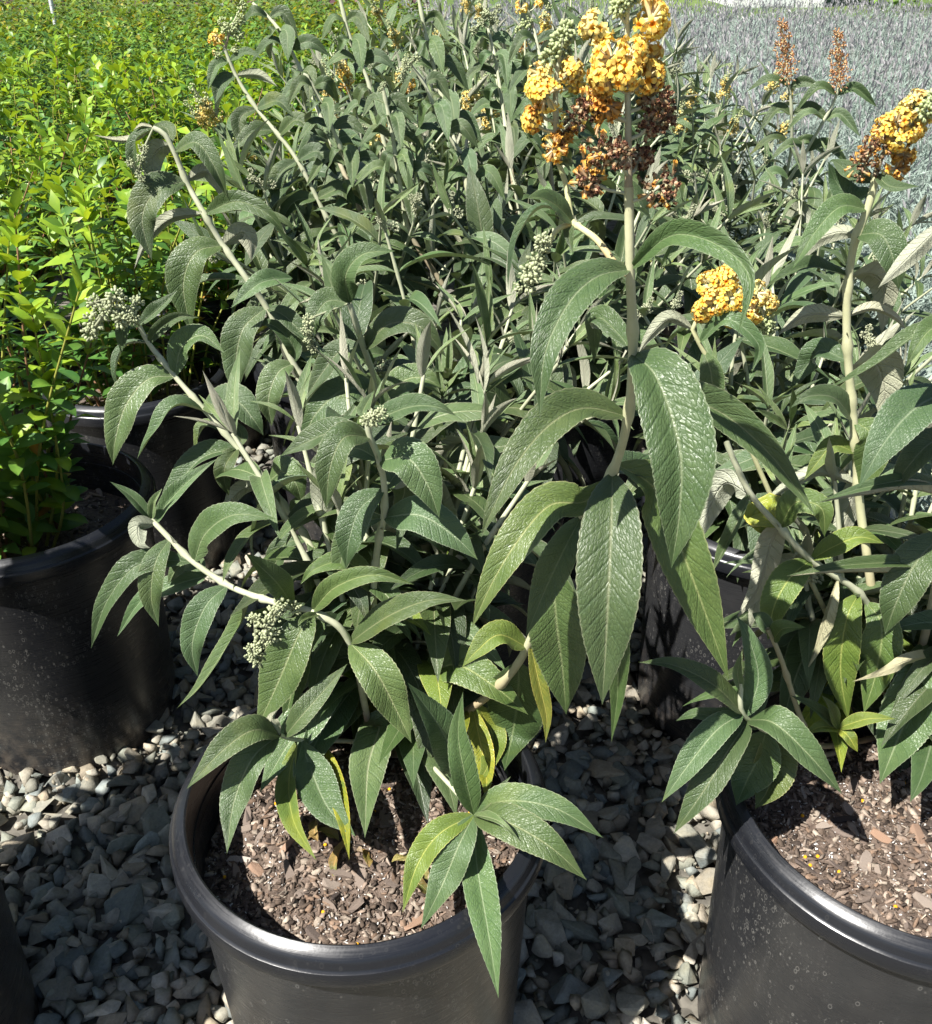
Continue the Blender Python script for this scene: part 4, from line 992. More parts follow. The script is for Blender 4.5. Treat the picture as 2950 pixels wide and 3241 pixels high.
L(s2, [(652, 1290), (740, 1268, -.01), (800, 1325, -.02), (834, 1378, -.02)], 118, .2)
L(s2, [(757, 1423), (640, 1450, -.01), (560, 1540, -.02), (500, 1628, -.03)], 115, .35, 20)
L(s2, [(757, 1420), (715, 1470, -.02), (710, 1520, -.02), (725, 1570, -.02)], 75, .3)
L(s2, [(720, 1370), (655, 1350, .01), (630, 1380, .01), (616, 1432, .01)], 60, .5, 30)
L(s2, [(760, 1420), (765, 1380, .01), (745, 1330, .02)], 50, .3)
L(s2, [(845, 1525), (895, 1495, -.02), (935, 1530, -.03), (957, 1594, -.03)], 120, .15)
L(s2, [(842, 1530), (770, 1550, .01), (730, 1590, .01), (702, 1638, .01)], 70, .3, 0, True)
L(s2, [(848, 1530), (850, 1600, -.01), (840, 1650, -.01)], 80, .2)
L(s2, [(915, 1628), (960, 1595, -.01), (1020, 1592, -.01), (1070, 1620, -.01)], 70, .4, 20)
L(s2, [(975, 1712), (1010, 1760, -.01), (1000, 1840, -.02), (960, 1900, -.02)], 95, .3, col=(1.2, 1.15, .8))
L(s2, [(972, 1712), (905, 1720, 0), (870, 1790, 0), (850, 1880, 0)], 80, .3)
main.buds(s2, [(420, 1005, 22), (380, 985, 28), (330, 985, 28), (300, 1020, 34), (285, 1055, 26), (368, 940, 30), (300, 955, 26), (385, 1010, 30), (432, 962, 26)], 3)
# low left shoot
s3 = main.stem([(1180, 2400, .76), (1160, 2260, .73), (1105, 2030, .71), (1010, 1945, .71), (900, 1915, .72), (800, 1885, .73), (714, 1848, .74), (610, 1777, .75), (534, 1701, .76), (480, 1645, .77)], 0.0040, 0.0026, (.42, .56, .70, .80, .90))
L(s3, [(478, 1645), (420, 1575, 0), (348, 1524, 0)], 52, .4)
L(s3, [(482, 1640), (488, 1590, 0), (514, 1545, 0)], 42, .4, col=PALE)
L(s3, [(486, 1655), (440, 1665, -.01), (445, 1720, -.02), (475, 1735, -.02)], 65, .2, 0, True)
L(s3, [(500, 1660), (525, 1600, .01), (600, 1520, .02), (690, 1450, .03)], 70, .4)
L(s3, [(534, 1702), (492, 1780, -.02), (478, 1890, -.03), (502, 1984, -.035)], 90, .2)
L(s3, [(612, 1778), (520, 1775, .0), (420, 1800, -.01), (335, 1910, -.02), (288, 2052, -.03)], 100, .3)
L(s3, [(614, 1776), (650, 1690, .0), (740, 1630, -.01), (876, 1642, -.02)], 118, .2)
L(s3, [(640, 1800), (660, 1820, .01), (560, 1850, .02), (450, 1900, .02), (370, 2016, .02)], 80, .3)
L(s3, [(640, 1800), (600, 1780, .02), (560, 1800, .02), (530, 1850, .02)], 80, .2)
L(s3, [(712, 1848), (650, 1920, -.02), (608, 2040, -.03), (625, 2142, -.035)], 105, .2)
L(s3, [(790, 1880), (770, 1960, .02), (690, 2090, .01), (625, 2180, .0), (560, 2242, -.01)], 85, .4, 25)
L(s3, [(930, 1915), (880, 1850, -.02), (820, 1790, -.03), (775, 1750, -.04)], 100, .2)
L(s3, [(985, 1940), (1060, 1860, -.01), (1180, 1820, -.02), (1312, 1850, -.02)], 95, .35, 15, col=(1.15, 1.1, .85))
L(s3, [(980, 1950), (940, 2020, -.02), (880, 2160, -.03), (812, 2308, -.04)], 160, .2)
L(s3, [(1000, 1950), (960, 1960, -.03), (945, 1980, -.04), (950, 1985, -.04)], 40, .3)
L(s3, [(1040, 1975), (960, 2040, 0), (930, 2160, 0), (900, 2300, -.01)], 120, .25, col=(1.0, 1.0, .8))
L(s3, [(1108, 2030), (1185, 2120, -.03), (1250, 2240, -.04), (1303, 2352, -.05)], 140, .22)
L(s3, [(1105, 2032), (1230, 1950, -.02), (1360, 1900, -.03), (1480, 1900, -.03)], 110, .25)
main.buds(s3, [(930, 1925, 22), (890, 1915, 26), (865, 1945, 28), (840, 1985, 28), (865, 2010, 26), (830, 2030, 30), (800, 2060, 26), (815, 2085, 28), (805, 1960, 24)], 4)
# rosettes hanging over the rim
ra = main.stem([(1200, 2390, .76), (1130, 2350, .72), (1010, 2345, .69), (930, 2340, .67), (884, 2326, .655)], 0.0026, 0.002)
L(ra, [(884, 2326), (800, 2312, -.02), (700, 2380, -.04), (590, 2498, -.06)], 115, .3)
L(ra, [(884, 2330), (800, 2400, -.03), (740, 2540, -.05), (718, 2702, -.065)], 125, .25)
L(ra, [(900, 2330), (960, 2260, .0), (1040, 2170, .02), (1100, 2100, .03)], 90, .3)
L(ra, [(1090, 2160, .03), (1010, 2230, 0), (910, 2360, -.03), (820, 2512, -.05)], 140, .18, snap=10)
L(ra, [(884, 2320), (860, 2280, .0), (880, 2245, .01)], 50, .3, 0, True)
L(ra, [(950, 2345), (985, 2440, -.02), (1040, 2560, -.03), (1126, 2648, -.04)], 140, .2)
L(ra, [(945, 2345), (915, 2470, .0), (930, 2600, -.01), (1002, 2724, -.02)], 95, .35, 20, col=(1.5, 1.35, .7))
L(ra, [(1010, 2345), (1050, 2440, .0), (1085, 2580, .0), (1106, 2722, .0)], 70, .3, col=YEL)
L(ra, [(1150, 2340), (1200, 2300, -.01), (1165, 2430, -.02), (1155, 2652, -.03)], 140, .2)
rb = main.stem([(1220, 2390, .76), (1330, 2400, .70), (1420, 2480, .63), (1500, 2578, .577)], 0.0028, 0.002)
L(rb, [(1500, 2575), (1470, 2450, .0), (1450, 2320, .01), (1465, 2190, .02)], 100, .25, col=(.95, 1, .9))
L(rb, [(1504, 2575), (1560, 2520, .0), (1618, 2456, .01)], 46, .4)
L(rb, [(1505, 2578), (1600, 2535, -.01), (1760, 2560, -.02), (1910, 2652, -.03)], 118, .22)
L(rb, [(1505, 2582), (1600, 2600, -.03), (1740, 2680, -.05), (1858, 2786, -.06)], 130, .15)
L(rb, [(1502, 2584), (1510, 2740, -.03), (1545, 2950, -.05), (1578, 3160, -.06)], 120, .22)
L(rb, [(1496, 2584), (1450, 2680, -.03), (1400, 2800, -.045), (1332, 2940, -.055)], 118, .18)
L(rb, [(1490, 2580), (1390, 2640, -.02), (1320, 2740, -.03), (1274, 2888, -.035)], 105, .25, col=(1.7, 1.5, .75))
L(rb, [(1508, 2588), (1580, 2600, -.04), (1652, 2668, -.05)], 44, .4, col=PALE)
L(rb, [(1420, 2500), (1450, 2430, -.0), (1390, 2300, -.01), (1290, 2160, -.02)], 140, .2)
L(rb, [(1290, 2150, .02), (1360, 2300, .0), (1410, 2450, -.01), (1446, 2590, -.015)], 135, .18, snap=10)
fr = np.random.default_rng(91)
for k in range(26):   # older yellow and brown leaves round the crown
    a = fr.uniform(0, 6.28); st = (m1, m2, s2, s3)[k % 4]; i = fr.integers(2, 16); p = st[1][i]
    lf = obj('leaf', LEAVES[fr.integers(16)], st[0], p-st[1][0]); Ls = fr.uniform(0.06, 0.115)
    lf.rotation_euler = frame((math.cos(a), math.sin(a), fr.uniform(-0.9, 0.1)), (0, 0, 1)).to_euler(); lf.scale = (Ls*fr.uniform(.7, 1.1), Ls, Ls)
    lf.color = ((3.2, 2.0, .4, 1), (1.7, 1.4, .7, 1), (2.6, 1.1, .8, 1), (1.1, 1.1, .8, 1), (2.4, 1.7, .5, 1))[fr.integers(5)]
for k in range(20):
    a = fr.uniform(0.2, 2.6); sp_ = fr.uniform(0.25, 0.75); rr_ = np.random.default_rng(500+k)
    grow_stem(main.root, (0, 0, 0), (0.02*math.cos(a), 0.02*math.sin(a), -0.01), (sp_*math.cos(a), sp_*math.sin(a), 1), fr.uniform(0.22, 0.40), rr_, 1.15, 'young', bare=0.2, spacing=0.05)

off = make_bush('', (-0.69, 0.66, 0.33), 640, 30, 0.54, 0.48, ('young',), 1.15, bare=0.02); off['label'] = 'butterfly bush in the dark pot just outside the lower left corner'

# --- the bush in the right-hand pot
right = Hero(thing('butterfly_bush', 'butterfly bush in the right hand pot with a leaning yellow and brown flower spike', 'butterfly bush', (0.435, 0.79, 0.355), 'potted butterfly bushes'))
L = right.leaf
r1 = right.stem([(2800, 2300, .79), (2780, 2050, .80), (2750, 1800, .81), (2722, 1600, .82), (2707, 1390, .82), (2697, 1280, .82), (2686, 1156, .82), (2680, 1010, .82), (2686, 883, .82), (2707, 760, .82), (2750, 650, .82), (2773, 550, .82)], 0.0052, 0.0032, (.50, .58, .66, .75, .84, .92), (1.12, 1.08, .95, 1))
L(r1, [(2740, 651), (2660, 655, -.01), (2580, 735, -.02), (2508, 852, -.03)], 92, .25)
L(r1, [(2712, 752), (2650, 735, .02), (2570, 770, .02), (2500, 860, .01)], 70, .4, 35, True)
L(r1, [(2712, 755), (2790, 745, -.02), (2830, 830, -.03), (2846, 918, -.03)], 118, .2)
L(r1, [(2680, 875), (2570, 846, -.01), (2490, 868, -.02), (2415, 918, -.02)], 80, .4, 15)
L(r1, [(2690, 880), (2760, 870, .02), (2800, 920, .03), (2790, 1060, .03)], 110, .2, 0, True)
L(r1, [(2682, 1005), (2570, 995, 0), (2510, 1020, 0), (2462, 1062, 0)], 70, .3, 20, True)
L(r1, [(2685, 1002), (2760, 978, 0), (2830, 1005, 0), (2868, 1046, 0)], 52, .4, 0, True, col=(2.0, 1.7, 1.6))
L(r1, [(2692, 1160), (2770, 1150, .03), (2800, 1250, .03), (2785, 1330, .03)], 160, .1, 0, True)
L(r1, [(2690, 1150), (2600, 1110, .02), (2560, 1150, .03), (2500, 1230, .03)], 100, .3, col=(.8, .85, .9))
L(r1, [(2700, 1330), (2640, 1260, -.01), (2560, 1255, -.02), (2500, 1292, -.02)], 90, .3)
L(r1, [(2704, 1330), (2760, 1380, -.01), (2750, 1480, -.01), (2720, 1560, -.01)], 120, .2, col=(1.1, 1.1, .85))
L(r1, [(2708, 1430), (2640, 1410, 0), (2590, 1460, 0), (2545, 1520, 0)], 70, .3, col=(1.5, 1.35, .75))
L(r1, [(2715, 1540), (2600, 1500, 0), (2500, 1535, 0), (2410, 1600, 0)], 75, .4, 0, True)
L(r1, [(2712, 1500), (2690, 1600, .01), (2650, 1720, .01), (2640, 1800, .01)], 80, .3, 0, True)
L(r1, [(2770, 560), (2820, 590, -.02), (2910, 590, -.03)], 55, .3)
L(r1, [(2765, 570), (2690, 545, .02), (2640, 510, .03), (2625, 515, .03)], 80, .3)
L(r1, [(2765, 600), (2700, 630, .02), (2650, 580, .03), (2620, 510, .03)], 90, .2, col=(.7, .8, .8))
right.panicle([(2768, 560, .82), (2800, 480, .82), (2870, 400, .82), (2975, 300, .82)],
    [(2735, 520, 0, 40, 'spent+old'), (2765, 475, -.005, 40, 'spent+old'), (2800, 450, .0, 42, 'spent+old'), (2835, 535, 0, 38, 'old+open'), (2860, 490, 0, 36, 'old+open'), (2850, 440, -.01, 38, 'open+old'), (2800, 410, -.005, 38, 'open+old'), (2840, 385, -.01, 40, 'open'), (2885, 410, 0, 38, 'open'), (2880, 350, 0, 38, 'pale+open'), (2915, 380, .005, 34, 'open+pale'), (2900, 320, .0, 30, 'pale'), (2930, 345, -.005, 34, 'bud'), (2960, 310, 0, 32, 'bud')], 403, 0.0088, 24, 1.12)
# leaves reaching in from shoots outside the frame
r4 = right.stem([(2830, 2300, .79), (2930, 2000, .76), (3000, 1600, .72), (3020, 1200, .70), (3010, 900, .69), (2990, 700, .69)], 0.0046, 0.003, (.4, .55, .7, .85))
L(r4, [(3000, 720), (2900, 790, 0), (2830, 860, 0), (2778, 912, 0)], 85, .45, 20, True)
L(r4, [(3010, 1000), (2900, 1060, -.01), (2760, 1160, -.01), (2626, 1228, -.01)], 80, .4, 25)
L(r4, [(3010, 1040), (2950, 1040, -.02), (2900, 1100, -.03), (2868, 1162, -.03)], 90, .3)
L(r4, [(3015, 1240), (2900, 1290, -.02), (2800, 1400, -.04), (2718, 1542, -.05)], 165, .2)
L(r4, [(3015, 1400), (2950, 1400, -.01), (2880, 1470, -.02), (2810, 1570, -.02)], 110, .3)
L(r4, [(3010, 1560), (2880, 1550, -.03), (2730, 1568, -.04), (2585, 1592, -.05)], 85, .35, -25, True)
L(r4, [(3010, 1535), (2880, 1520, -.028), (2730, 1545, -.038), (2585, 1590, -.048)], 60, .3)
L(r4, [(3010, 1850), (2850, 1818, -.03), (2670, 1812, -.05), (2490, 1824, -.06)], 85, .35, -25, True, col=(1.5, 1.3, 1.0))
L(r4, [(3010, 1800), (2850, 1780, -.028), (2670, 1790, -.048), (2490, 1822, -.058)], 60, .3)
L(r4, [(2990, 1700), (2900, 1780, -.02), (2840, 1900, -.03), (2800, 2010, -.03)], 150, .2)
L(r4, [(2980, 2060), (2920, 2160, -.04), (2850, 2320, -.06), (2784, 2482, -.07)], 185, .2)
L(r4, [(2990, 2080), (2880, 2090, -.05), (2780, 2130, -.07), (2696, 2158, -.08)], 65, .5, 50, True, col=(2.2, 1.6, 1.0))
L(r4, [(2985, 2150), (2960, 2300, -.03), (2920, 2450, -.05), (2880, 2540, -.05)], 130, .2)
# low shoot with brownish stem
r2 = right.stem([(2810, 2290, .79), (2790, 2050, .78), (2730, 1890, .76), (2566, 1772, .75), (2462, 1663, .74), (2380, 1570, .74), (2320, 1450, .74), (2300, 1400, .74)], 0.0042, 0.0026, (.48, .62, .75))
L(r2, [(2378, 1572), (2330, 1660, -.02), (2290, 1740, -.02), (2252, 1818, -.02)], 66, .4, 20)
L(r2, [(2385, 1572), (2300, 1530, .03), (2250, 1600, .04), (2210, 1720, .04)], 110, .2, 0, True)
L(r2, [(2462, 1665), (2440, 1720, .02), (2400, 1860, .02), (2330, 1960, .02)], 100, .3, 0, True)
L(r2, [(2465, 1660), (2520, 1590, -.01), (2600, 1610, -.02), (2610, 1700, -.02)], 100, .2, col=(1.2, 1.15, .8))
L(r2, [(2468, 1668), (2420, 1620, .03), (2430, 1690, .03), (2410, 1700, .03)], 140, .1, col=(3.2, 2.2, .5))
L(r2, [(2566, 1775), (2500, 1830, -.02), (2450, 1920, -.03), (2430, 2028, -.035)], 118, .25, col=(1.5, 1.4, .75))
L(r2, [(2570, 1780), (2480, 1800, .03), (2400, 1900, .03), (2370, 2000, .03)], 95, .3, 0, True)
L(r2, [(2575, 1770), (2640, 1730, 0), (2720, 1700, 0), (2800, 1720, 0)], 90, .3, col=(1.6, 1.45, .7))
L(r2, [(2720, 1885), (2680, 1960, -.02), (2660, 2120, -.03), (2685, 2282, -.04)], 120, .2, col=(1.4, 1.3, .65))
L(r2, [(2740, 1900), (2790, 1980, -.02), (2775, 2120, -.03), (2734, 2258, -.04)], 135, .2, col=(1.1, 1.1, .8))
L(r2, [(2650, 1850), (2620, 1930, -.02), (2590, 2030, -.02), (2552, 2124, -.02)], 62, .5, 40, True, col=(2.0, 1.6, 1.0))
# rosette over the left side of the rim
r3 = right.stem([(2790, 2330, .79), (2640, 2360, .74), (2560, 2330, .70), (2470, 2080, .69), (2430, 1990, .69)], 0.0034, 0.0022, (.6, .8), (.85, .75, .65, 1))
L(r3, [(2440, 2010), (2410, 1960, .01), (2380, 1940, .02)], 60, .3)
L(r3, [(2430, 2030), (2480, 1990, -.01), (2550, 1985, -.02)], 70, .3, col=(1.2, 1.15, .8))
r5 = right.stem([(2700, 2370, .77), (2560, 2390, .71), (2420, 2310, .65), (2350, 2255, .63), (2345, 2160, .63)], 0.003, 0.0022, (.75,))
L(r5, [(2352, 2258), (2260, 2170, -.01), (2130, 2105, -.01), (2020, 2096, -.01)], 100, .25, 10)
L(r5, [(2352, 2260), (2270, 2310, -.02), (2180, 2420, -.04), (2094, 2540, -.05)], 115, .3)
L(r5, [(2370, 2275), (2310, 2370, -.03), (2230, 2500, -.05), (2132, 2640, -.06)], 135, .3, 10)
L(r5, [(2372, 2270), (2450, 2290, -.03), (2560, 2390, -.05), (2666, 2514, -.06)], 128, .25, -10)
L(r5, [(2365, 2270), (2400, 2150, .01), (2370, 2020, .02), (2330, 1946, .03)], 95, .2)
L(r5, [(2380, 2280), (2400, 2180, .02), (2385, 2080, .03)], 70, .2)
L(r5, [(2360, 2265), (2280, 2270, .03), (2200, 2260, .04), (2138, 2282, .05)], 66, .3, col=(.8, .85, .8))
L(r5, [(2346, 2200), (2335, 2130, 0), (2350, 2056, 0)], 46, .5, col=PALE)
L(r5, [(2420, 2320), (2400, 2400, .0), (2360, 2480, -.01), (2330, 2550, -.01)], 150, .1, col=(.8, .85, .7))
L(r5, [(2430, 2320), (2450, 2420, .0), (2430, 2500, -.01), (2390, 2560, -.01)], 150, .15, col=(1.2, 1.0, .7))
r6 = right.stem([(2700, 2420, .76), (2670, 2360, .72), (2652, 2305, .70)], 0.002, 0.0014, None, (.8, .7, .6, 1))
for tip, w_, c_ in (((2600, 2200), 50, None), ((2545, 2325), 55, YG), ((2835, 2275), 55, YG), ((2715, 2380), 50, (3, 2.2, .7)), ((2500, 2200), 50, None)):
    L(r6, [(2652, 2305), ((2652+tip[0])/2, (2305+tip[1])/2-14, -.01), (*tip, -.015)], w_, .3, col=c_)
for k in range(22):
    a = fr.uniform(-0.8, 3.2); sp_ = fr.uniform(0.2, 0.7); rr_ = np.random.default_rng(540+k)
    grow_stem(right.root, (0, 0, 0), (0.03*math.cos(a), 0.03*math.sin(a), -0.01), (sp_*math.cos(a)+0.1, sp_*math.sin(a), 1), fr.uniform(0.18, 0.34), rr_, 1.2, ('young', 'young', 'bud')[k % 3], bare=0.2, spacing=0.05)
pan3 = right.panicle([(2205, 1010, .80), (2260, 960, .80), (2330, 930, .80), (2440, 1000, .80)],
    [(2250, 900, 0, 40, 'open+pale'), (2300, 885, 0, 36, 'open+pale'), (2265, 960, -.01, 40, 'open'), (2230, 985, 0, 32, 'open+old'), (2310, 950, -.01, 40, 'open+pale'), (2320, 1000, -.005, 30, 'open'), (2395, 930, 0, 34, 'pale'), (2380, 985, -.005, 34, 'open+pale'), (2420, 960, 0, 34, 'pale'), (2425, 1010, .0, 24, 'bud'), (2435, 1035, .0, 20, 'bud')], 404, 0.0095, 24, 1.3)
r7 = right.stem([(2800, 2320, .79), (2500, 1700, .80), (2300, 1250, .80), (2215, 1090, .80), (2190, 1030, .80), (2208, 1008, .80)], 0.003, 0.002, (.8,), (1.1, 1.05, .85, 1))
L(r7, [(2200, 1050), (2120, 1010, 0), (2060, 1060, 0), (2020, 1120, 0)], 60, .3, 0, True)
L(r7, [(2210, 1070), (2300, 1010, -.02), (2400, 1090, -.03), (2380, 1180, -.03)], 70, .3)
L(r7, [(2225, 1110), (2250, 1180, -.01), (2255, 1270, -.01), (2240, 1330, -.01)], 85, .2)

# --- the bush in the half-hidden pot of the second row
sec = Hero(make_bush('butterfly bush in the half hidden second row pot, long left shoot curling over', (-0.035, 1.215, 0.33), 611, 28, 0.40, 1.0, ('young', 'young', 'bud', 'young'), 1.3))
L = sec.leaf
s1 = sec.stem([(1380, 1540, 1.20), (1160, 1400, 1.19), (981, 1221, 1.19), (926, 1145, 1.19), (845, 976, 1.20), (785, 888, 1.20), (708, 779, 1.21), (651, 684, 1.21), (594, 583, 1.22), (551, 479, 1.22), (520, 425, 1.22), (485, 405, 1.22)], 0.0052, 0.003, (.42, .53, .63, .72, .80, .89))
L(s1, [(490, 404), (430, 440, 0), (370, 445, 0), (294, 427, 0)], 34, .4, 0, True, col=(2.6, 2.2, 2.0))
L(s1, [(490, 404), (450, 400, 0), (422, 412, 0)], 24, .4, 0, True, col=(2.6, 2.2, 2.0))
L(s1, [(492, 406), (428, 450, 0), (430, 530, 0), (462, 595, 0)], 60, .4, 20)
L(s1, [(535, 460), (495, 480, .01), (480, 540, .01), (500, 612, .01)], 80, .2, 0, True)
L(s1, [(545, 460), (530, 410, .02), (500, 398, .03), (480, 400, .03)], 60, .3)
L(s1, [(556, 470), (622, 452, -.01), (680, 530, -.02), (720, 628, -.02)], 78, .3)
L(s1, [(590, 580), (500, 598, -.02), (450, 690, -.03), (480, 824, -.04)], 120, .2)
L(s1, [(600, 570), (650, 545, .01), (690, 590, .01), (716, 645, .01)], 60, .3, 0, True)
L(s1, [(655, 680), (750, 638, -.01), (850, 680, -.02), (908, 750, -.02)], 80, .35, 15)
L(s1, [(648, 684), (540, 695, .01), (470, 760, .01), (424, 852, .01)], 62, .4, 0, True)
L(s1, [(705, 780), (620, 800, -.02), (580, 900, -.03), (605, 1054, -.04)], 125, .2)
L(s1, [(712, 775), (765, 738, 0), (790, 770, 0), (796, 828, 0)], 76, .2, 0, True)
L(s1, [(925, 880, .0), (840, 890, -.02), (790, 920, -.03), (730, 976, -.04)], 78, .3)
L(s1, [(782, 888), (660, 890, .01), (570, 930, .01), (478, 1012, .01)], 66, .45, 25)
L(s1, [(845, 980), (770, 1040, -.02), (745, 1150, -.03), (745, 1258, -.04)], 118, .2)
L(s1, [(848, 978), (900, 1000, -.01), (960, 1060, -.02), (1000, 1110, -.02)], 70, .3)
L(s1, [(926, 1150), (880, 1180, -.02), (850, 1260, -.03), (860, 1350, -.03)], 100, .2)
L(s1, [(930, 1150), (930, 1100, 0), (880, 1040, 0), (800, 1005, 0)], 66, .3)
sec.buds(s1, [(455, 470, 16), (448, 500, 16), (440, 540, 14), (445, 565, 14), (415, 515, 14)], 6)
s4 = sec.stem([(1400, 1560, 1.22), (1300, 1430, 1.12), (1255, 1374, 1.08), (1211, 1260, 1.04), (1152, 1102, 1.0), (1113, 982, .98), (1105, 960, .98)], 0.0052, 0.0032, (.45, .72, .93))
L(s4, [(1108, 965), (1040, 952, 0), (1000, 1000, -.01), (992, 1072, -.01)], 95, .25)
L(s4, [(1110, 965), (1095, 870, -.01), (1150, 805, -.01), (1252, 794, -.01)], 110, .3)
L(s4, [(1105, 962), (1060, 960, .01), (1000, 950, .02), (945, 960, .02)], 50, .4, 0, True, col=(2, 1.8, 1.6))
L(s4, [(1155, 1100), (1230, 1028, -.01), (1330, 1035, -.02), (1414, 1132, -.02)], 110, .25)
L(s4, [(1150, 1100), (1080, 1110, .01), (1020, 1180, .01), (960, 1270, .01)], 90, .3)
L(s4, [(1208, 1255), (1100, 1230, -.02), (1000, 1310, -.03), (950, 1422, -.03)], 165, .15)
L(s4, [(1214, 1260), (1290, 1200, .01), (1350, 1200, .01), (1400, 1230, .01)], 110, .25)
L(s4, [(1255, 1372), (1180, 1400, 0), (1130, 1480, 0), (1100, 1560, 0)], 110, .2)
L(s4, [(1258, 1372), (1340, 1310, 0), (1420, 1300, 0), (1470, 1290, 0)], 90, .3)
sec.buds(s4, [(975, 1010, 18), (972, 1040, 20), (980, 1070, 20), (992, 1098, 18)], 7)

rbk = make_bush('second row butterfly bush between the tall flower stem and the right hand bush', (0.44, 1.20, 0.33), 621, 26, 0.36, 1.0, ('young', 'young', 'bud'), 1.3)
rbr = make_bush('low butterfly bush at the right edge of the second row', (0.90, 1.22, 0.33), 622, 8, 0.26, 0.45, ('young', 'bud', 'young'), 1.0)
# tall shoots on bushes of the block that stand out against the fields
def find_root(lab): return [o for o in sc.objects if o.get('label') == lab][0]
tl = Hero(make_bush('butterfly bush whose cream and yellow head stands against the green field, top left', (-0.23, 1.74, 0.33), 631, 27, 0.44, 0.95, ('young', 'bud', 'young'), 1.32))
make_pot(-0.23, 1.74, 'black nursery pot under the first bush beside the bright green shrubs', 71)
L = tl.leaf
t1 = tl.stem([(1230, 1080, 1.74), (1150, 900, 1.72), (1040, 700, 1.72), (937, 501, 1.73), (812, 343, 1.75), (745, 235, 1.76), (709, 147, 1.76)], 0.0050, 0.0028, (.45, .6, .72, .84, .95))
for a_, b_, c_, w_, un in (((718, 195), (682, 212), (658, 285), 44, 0), ((722, 195), (780, 165), (830, 185), 36, 0), ((748, 240), (700, 265), (680, 330), 60, 0), ((755, 245), (820, 240), (880, 275), 44, 1), ((812, 343), (760, 380), (775, 500), 62, 0), ((815, 340), (880, 320), (930, 370), 60, 0), ((870, 420), (800, 420), (730, 480), 66, 0), ((880, 425), (940, 380), (1010, 430), 62, 0), ((937, 501), (880, 560), (870, 660), 70, 0), ((940, 500), (1010, 480), (1070, 560), 64, 0), ((1000, 620), (930, 640), (880, 720), 70, 0), ((1005, 620), (1080, 600), (1130, 660), 66, 0), ((1060, 740), (990, 780), (960, 860), 70, 0), ((1065, 740), (1130, 720), (1200, 780), 70, 0)):
    L(t1, [a_, (*b_, -.01), (*c_, -.02)], w_, .3, 0, bool(un), nseg=24)
tl.panicle([(712, 155, 1.76), (725, 110, 1.76), (745, 60, 1.76), (770, 10, 1.76)], [(690, 115, 0, 24, 'open'), (675, 125, 0, 16, 'open'), (735, 80, 0, 24, 'bud'), (720, 100, 0, 22, 'bud+pale'), (755, 110, 0, 20, 'bud'), (760, 60, 0, 18, 'bud'), (765, 20, 0, 16, 'bud'), (690, 170, 0, 16, 'bud+pale'), (745, 155, 0, 15, 'bud'), (705, 70, 0, 16, 'bud')], 405, 0.009, 14)
def auto_leaves(h, st, ts, px=150, w=46, r=fr):
    for k, t in enumerate(ts):
        i = int(t*(len(st[1])-1)); x_, y_ = st[2][i]; q = r.uniform(0.8, 1.15)*(0.7 if t > 0.9 else 1.0)
        for sd in (-1, 1):
            if k % 2: h.leaf(st, [(x_, y_), (x_+sd*28*q, y_+8*q, -.02), (x_+sd*r.uniform(30, 60)*q, y_+px*q*0.8, -.05*sd)], w*1.15, None, r.uniform(-10, 20), nseg=26)
            else: h.leaf(st, [(x_, y_), (x_+sd*px*0.42*q, y_-px*0.14*q, r.uniform(-.02, .02)), (x_+sd*px*q*0.85, y_+px*r.uniform(0.1, 0.55), r.uniform(-.03, .02))], w, None, r.uniform(0, 30), nseg=26)
TS = (.40, .50, .60, .69, .78, .86, .94)
for pts in ([(1300, 900, 1.76), (1240, 560, 1.78), (1168, 267, 1.80), (1113, 136, 1.81), (1072, -20, 1.82)], [(1250, 900, 1.74), (1190, 720, 1.73), (1130, 588, 1.72), (1070, 447, 1.70), (985, 262, 1.70), (960, 235, 1.70)], [(1180, 760, 1.80), (1060, 480, 1.86), (960, 240, 1.92), (880, 90, 1.95), (800, 10, 1.97)]):
    st = tl.stem(pts, 0.0048, 0.0028, TS); auto_leaves(tl, st, TS)
mid = Hero(make_bush('butterfly bush in the dense middle of the block, just behind the half hidden pot', (0.18, 1.67, 0.33), 633, 27, 0.44, 0.95, ('young', 'bud', 'young'), 1.32))
make_pot(0.18, 1.67, 'black nursery pot deep under the leaves in the middle of the block', 73)
for n_, pts in enumerate(([(1760, 1000, 1.67), (1690, 880, 1.66), (1610, 760, 1.66), (1544, 654, 1.66), (1468, 501, 1.66), (1402, 403, 1.66), (1342, 262, 1.66), (1300, 205, 1.66)], [(1560, 950, 1.72), (1480, 600, 1.78), (1420, 380, 1.82), (1359, 158, 1.85), (1322, -20, 1.86)], [(1400, 900, 1.66), (1300, 740, 1.66), (1271, 610, 1.66), (1239, 409, 1.66), (1211, 272, 1.66)], [(1760, 700, 1.85), (1730, 420, 1.92), (1720, 250, 1.95), (1690, 90, 1.98)])):
    st = mid.stem(pts, 0.0048, 0.0028, TS); auto_leaves(mid, st, TS)
    if n_ == 0: mid.buds(st, [(1315, 185, 15), (1290, 205, 17), (1275, 230, 17), (1270, 250, 13)], 11)
    if n_ == 2: mid.buds(st, [(1215, 270, 10), (1205, 285, 10)], 12)
    if n_ == 3: mid.panicle([(1690, 95, 1.98), (1680, 50, 1.98), (1660, 10, 1.98)], [(1650, 25, 0, 24, 'open+old'), (1700, 15, 0, 20, 'open+pale'), (1670, 70, 0, 22, 'bud'), (1650, 100, 0, 20, 'bud'), (1640, 125, 0, 16, 'bud')], 406, 0.009, 14)
far_c = mid.stem([(1640, 700, 2.0), (1600, 400, 2.1), (1570, 200, 2.15), (1545, 90, 2.18)], 0.0046, 0.0028, TS); auto_leaves(mid, far_c, TS, 130, 42)
mid.buds(far_c, [(1560, 60, 18), (1540, 45, 18), (1525, 70, 16), (1500, 95, 15), (1575, 30, 14)], 13)
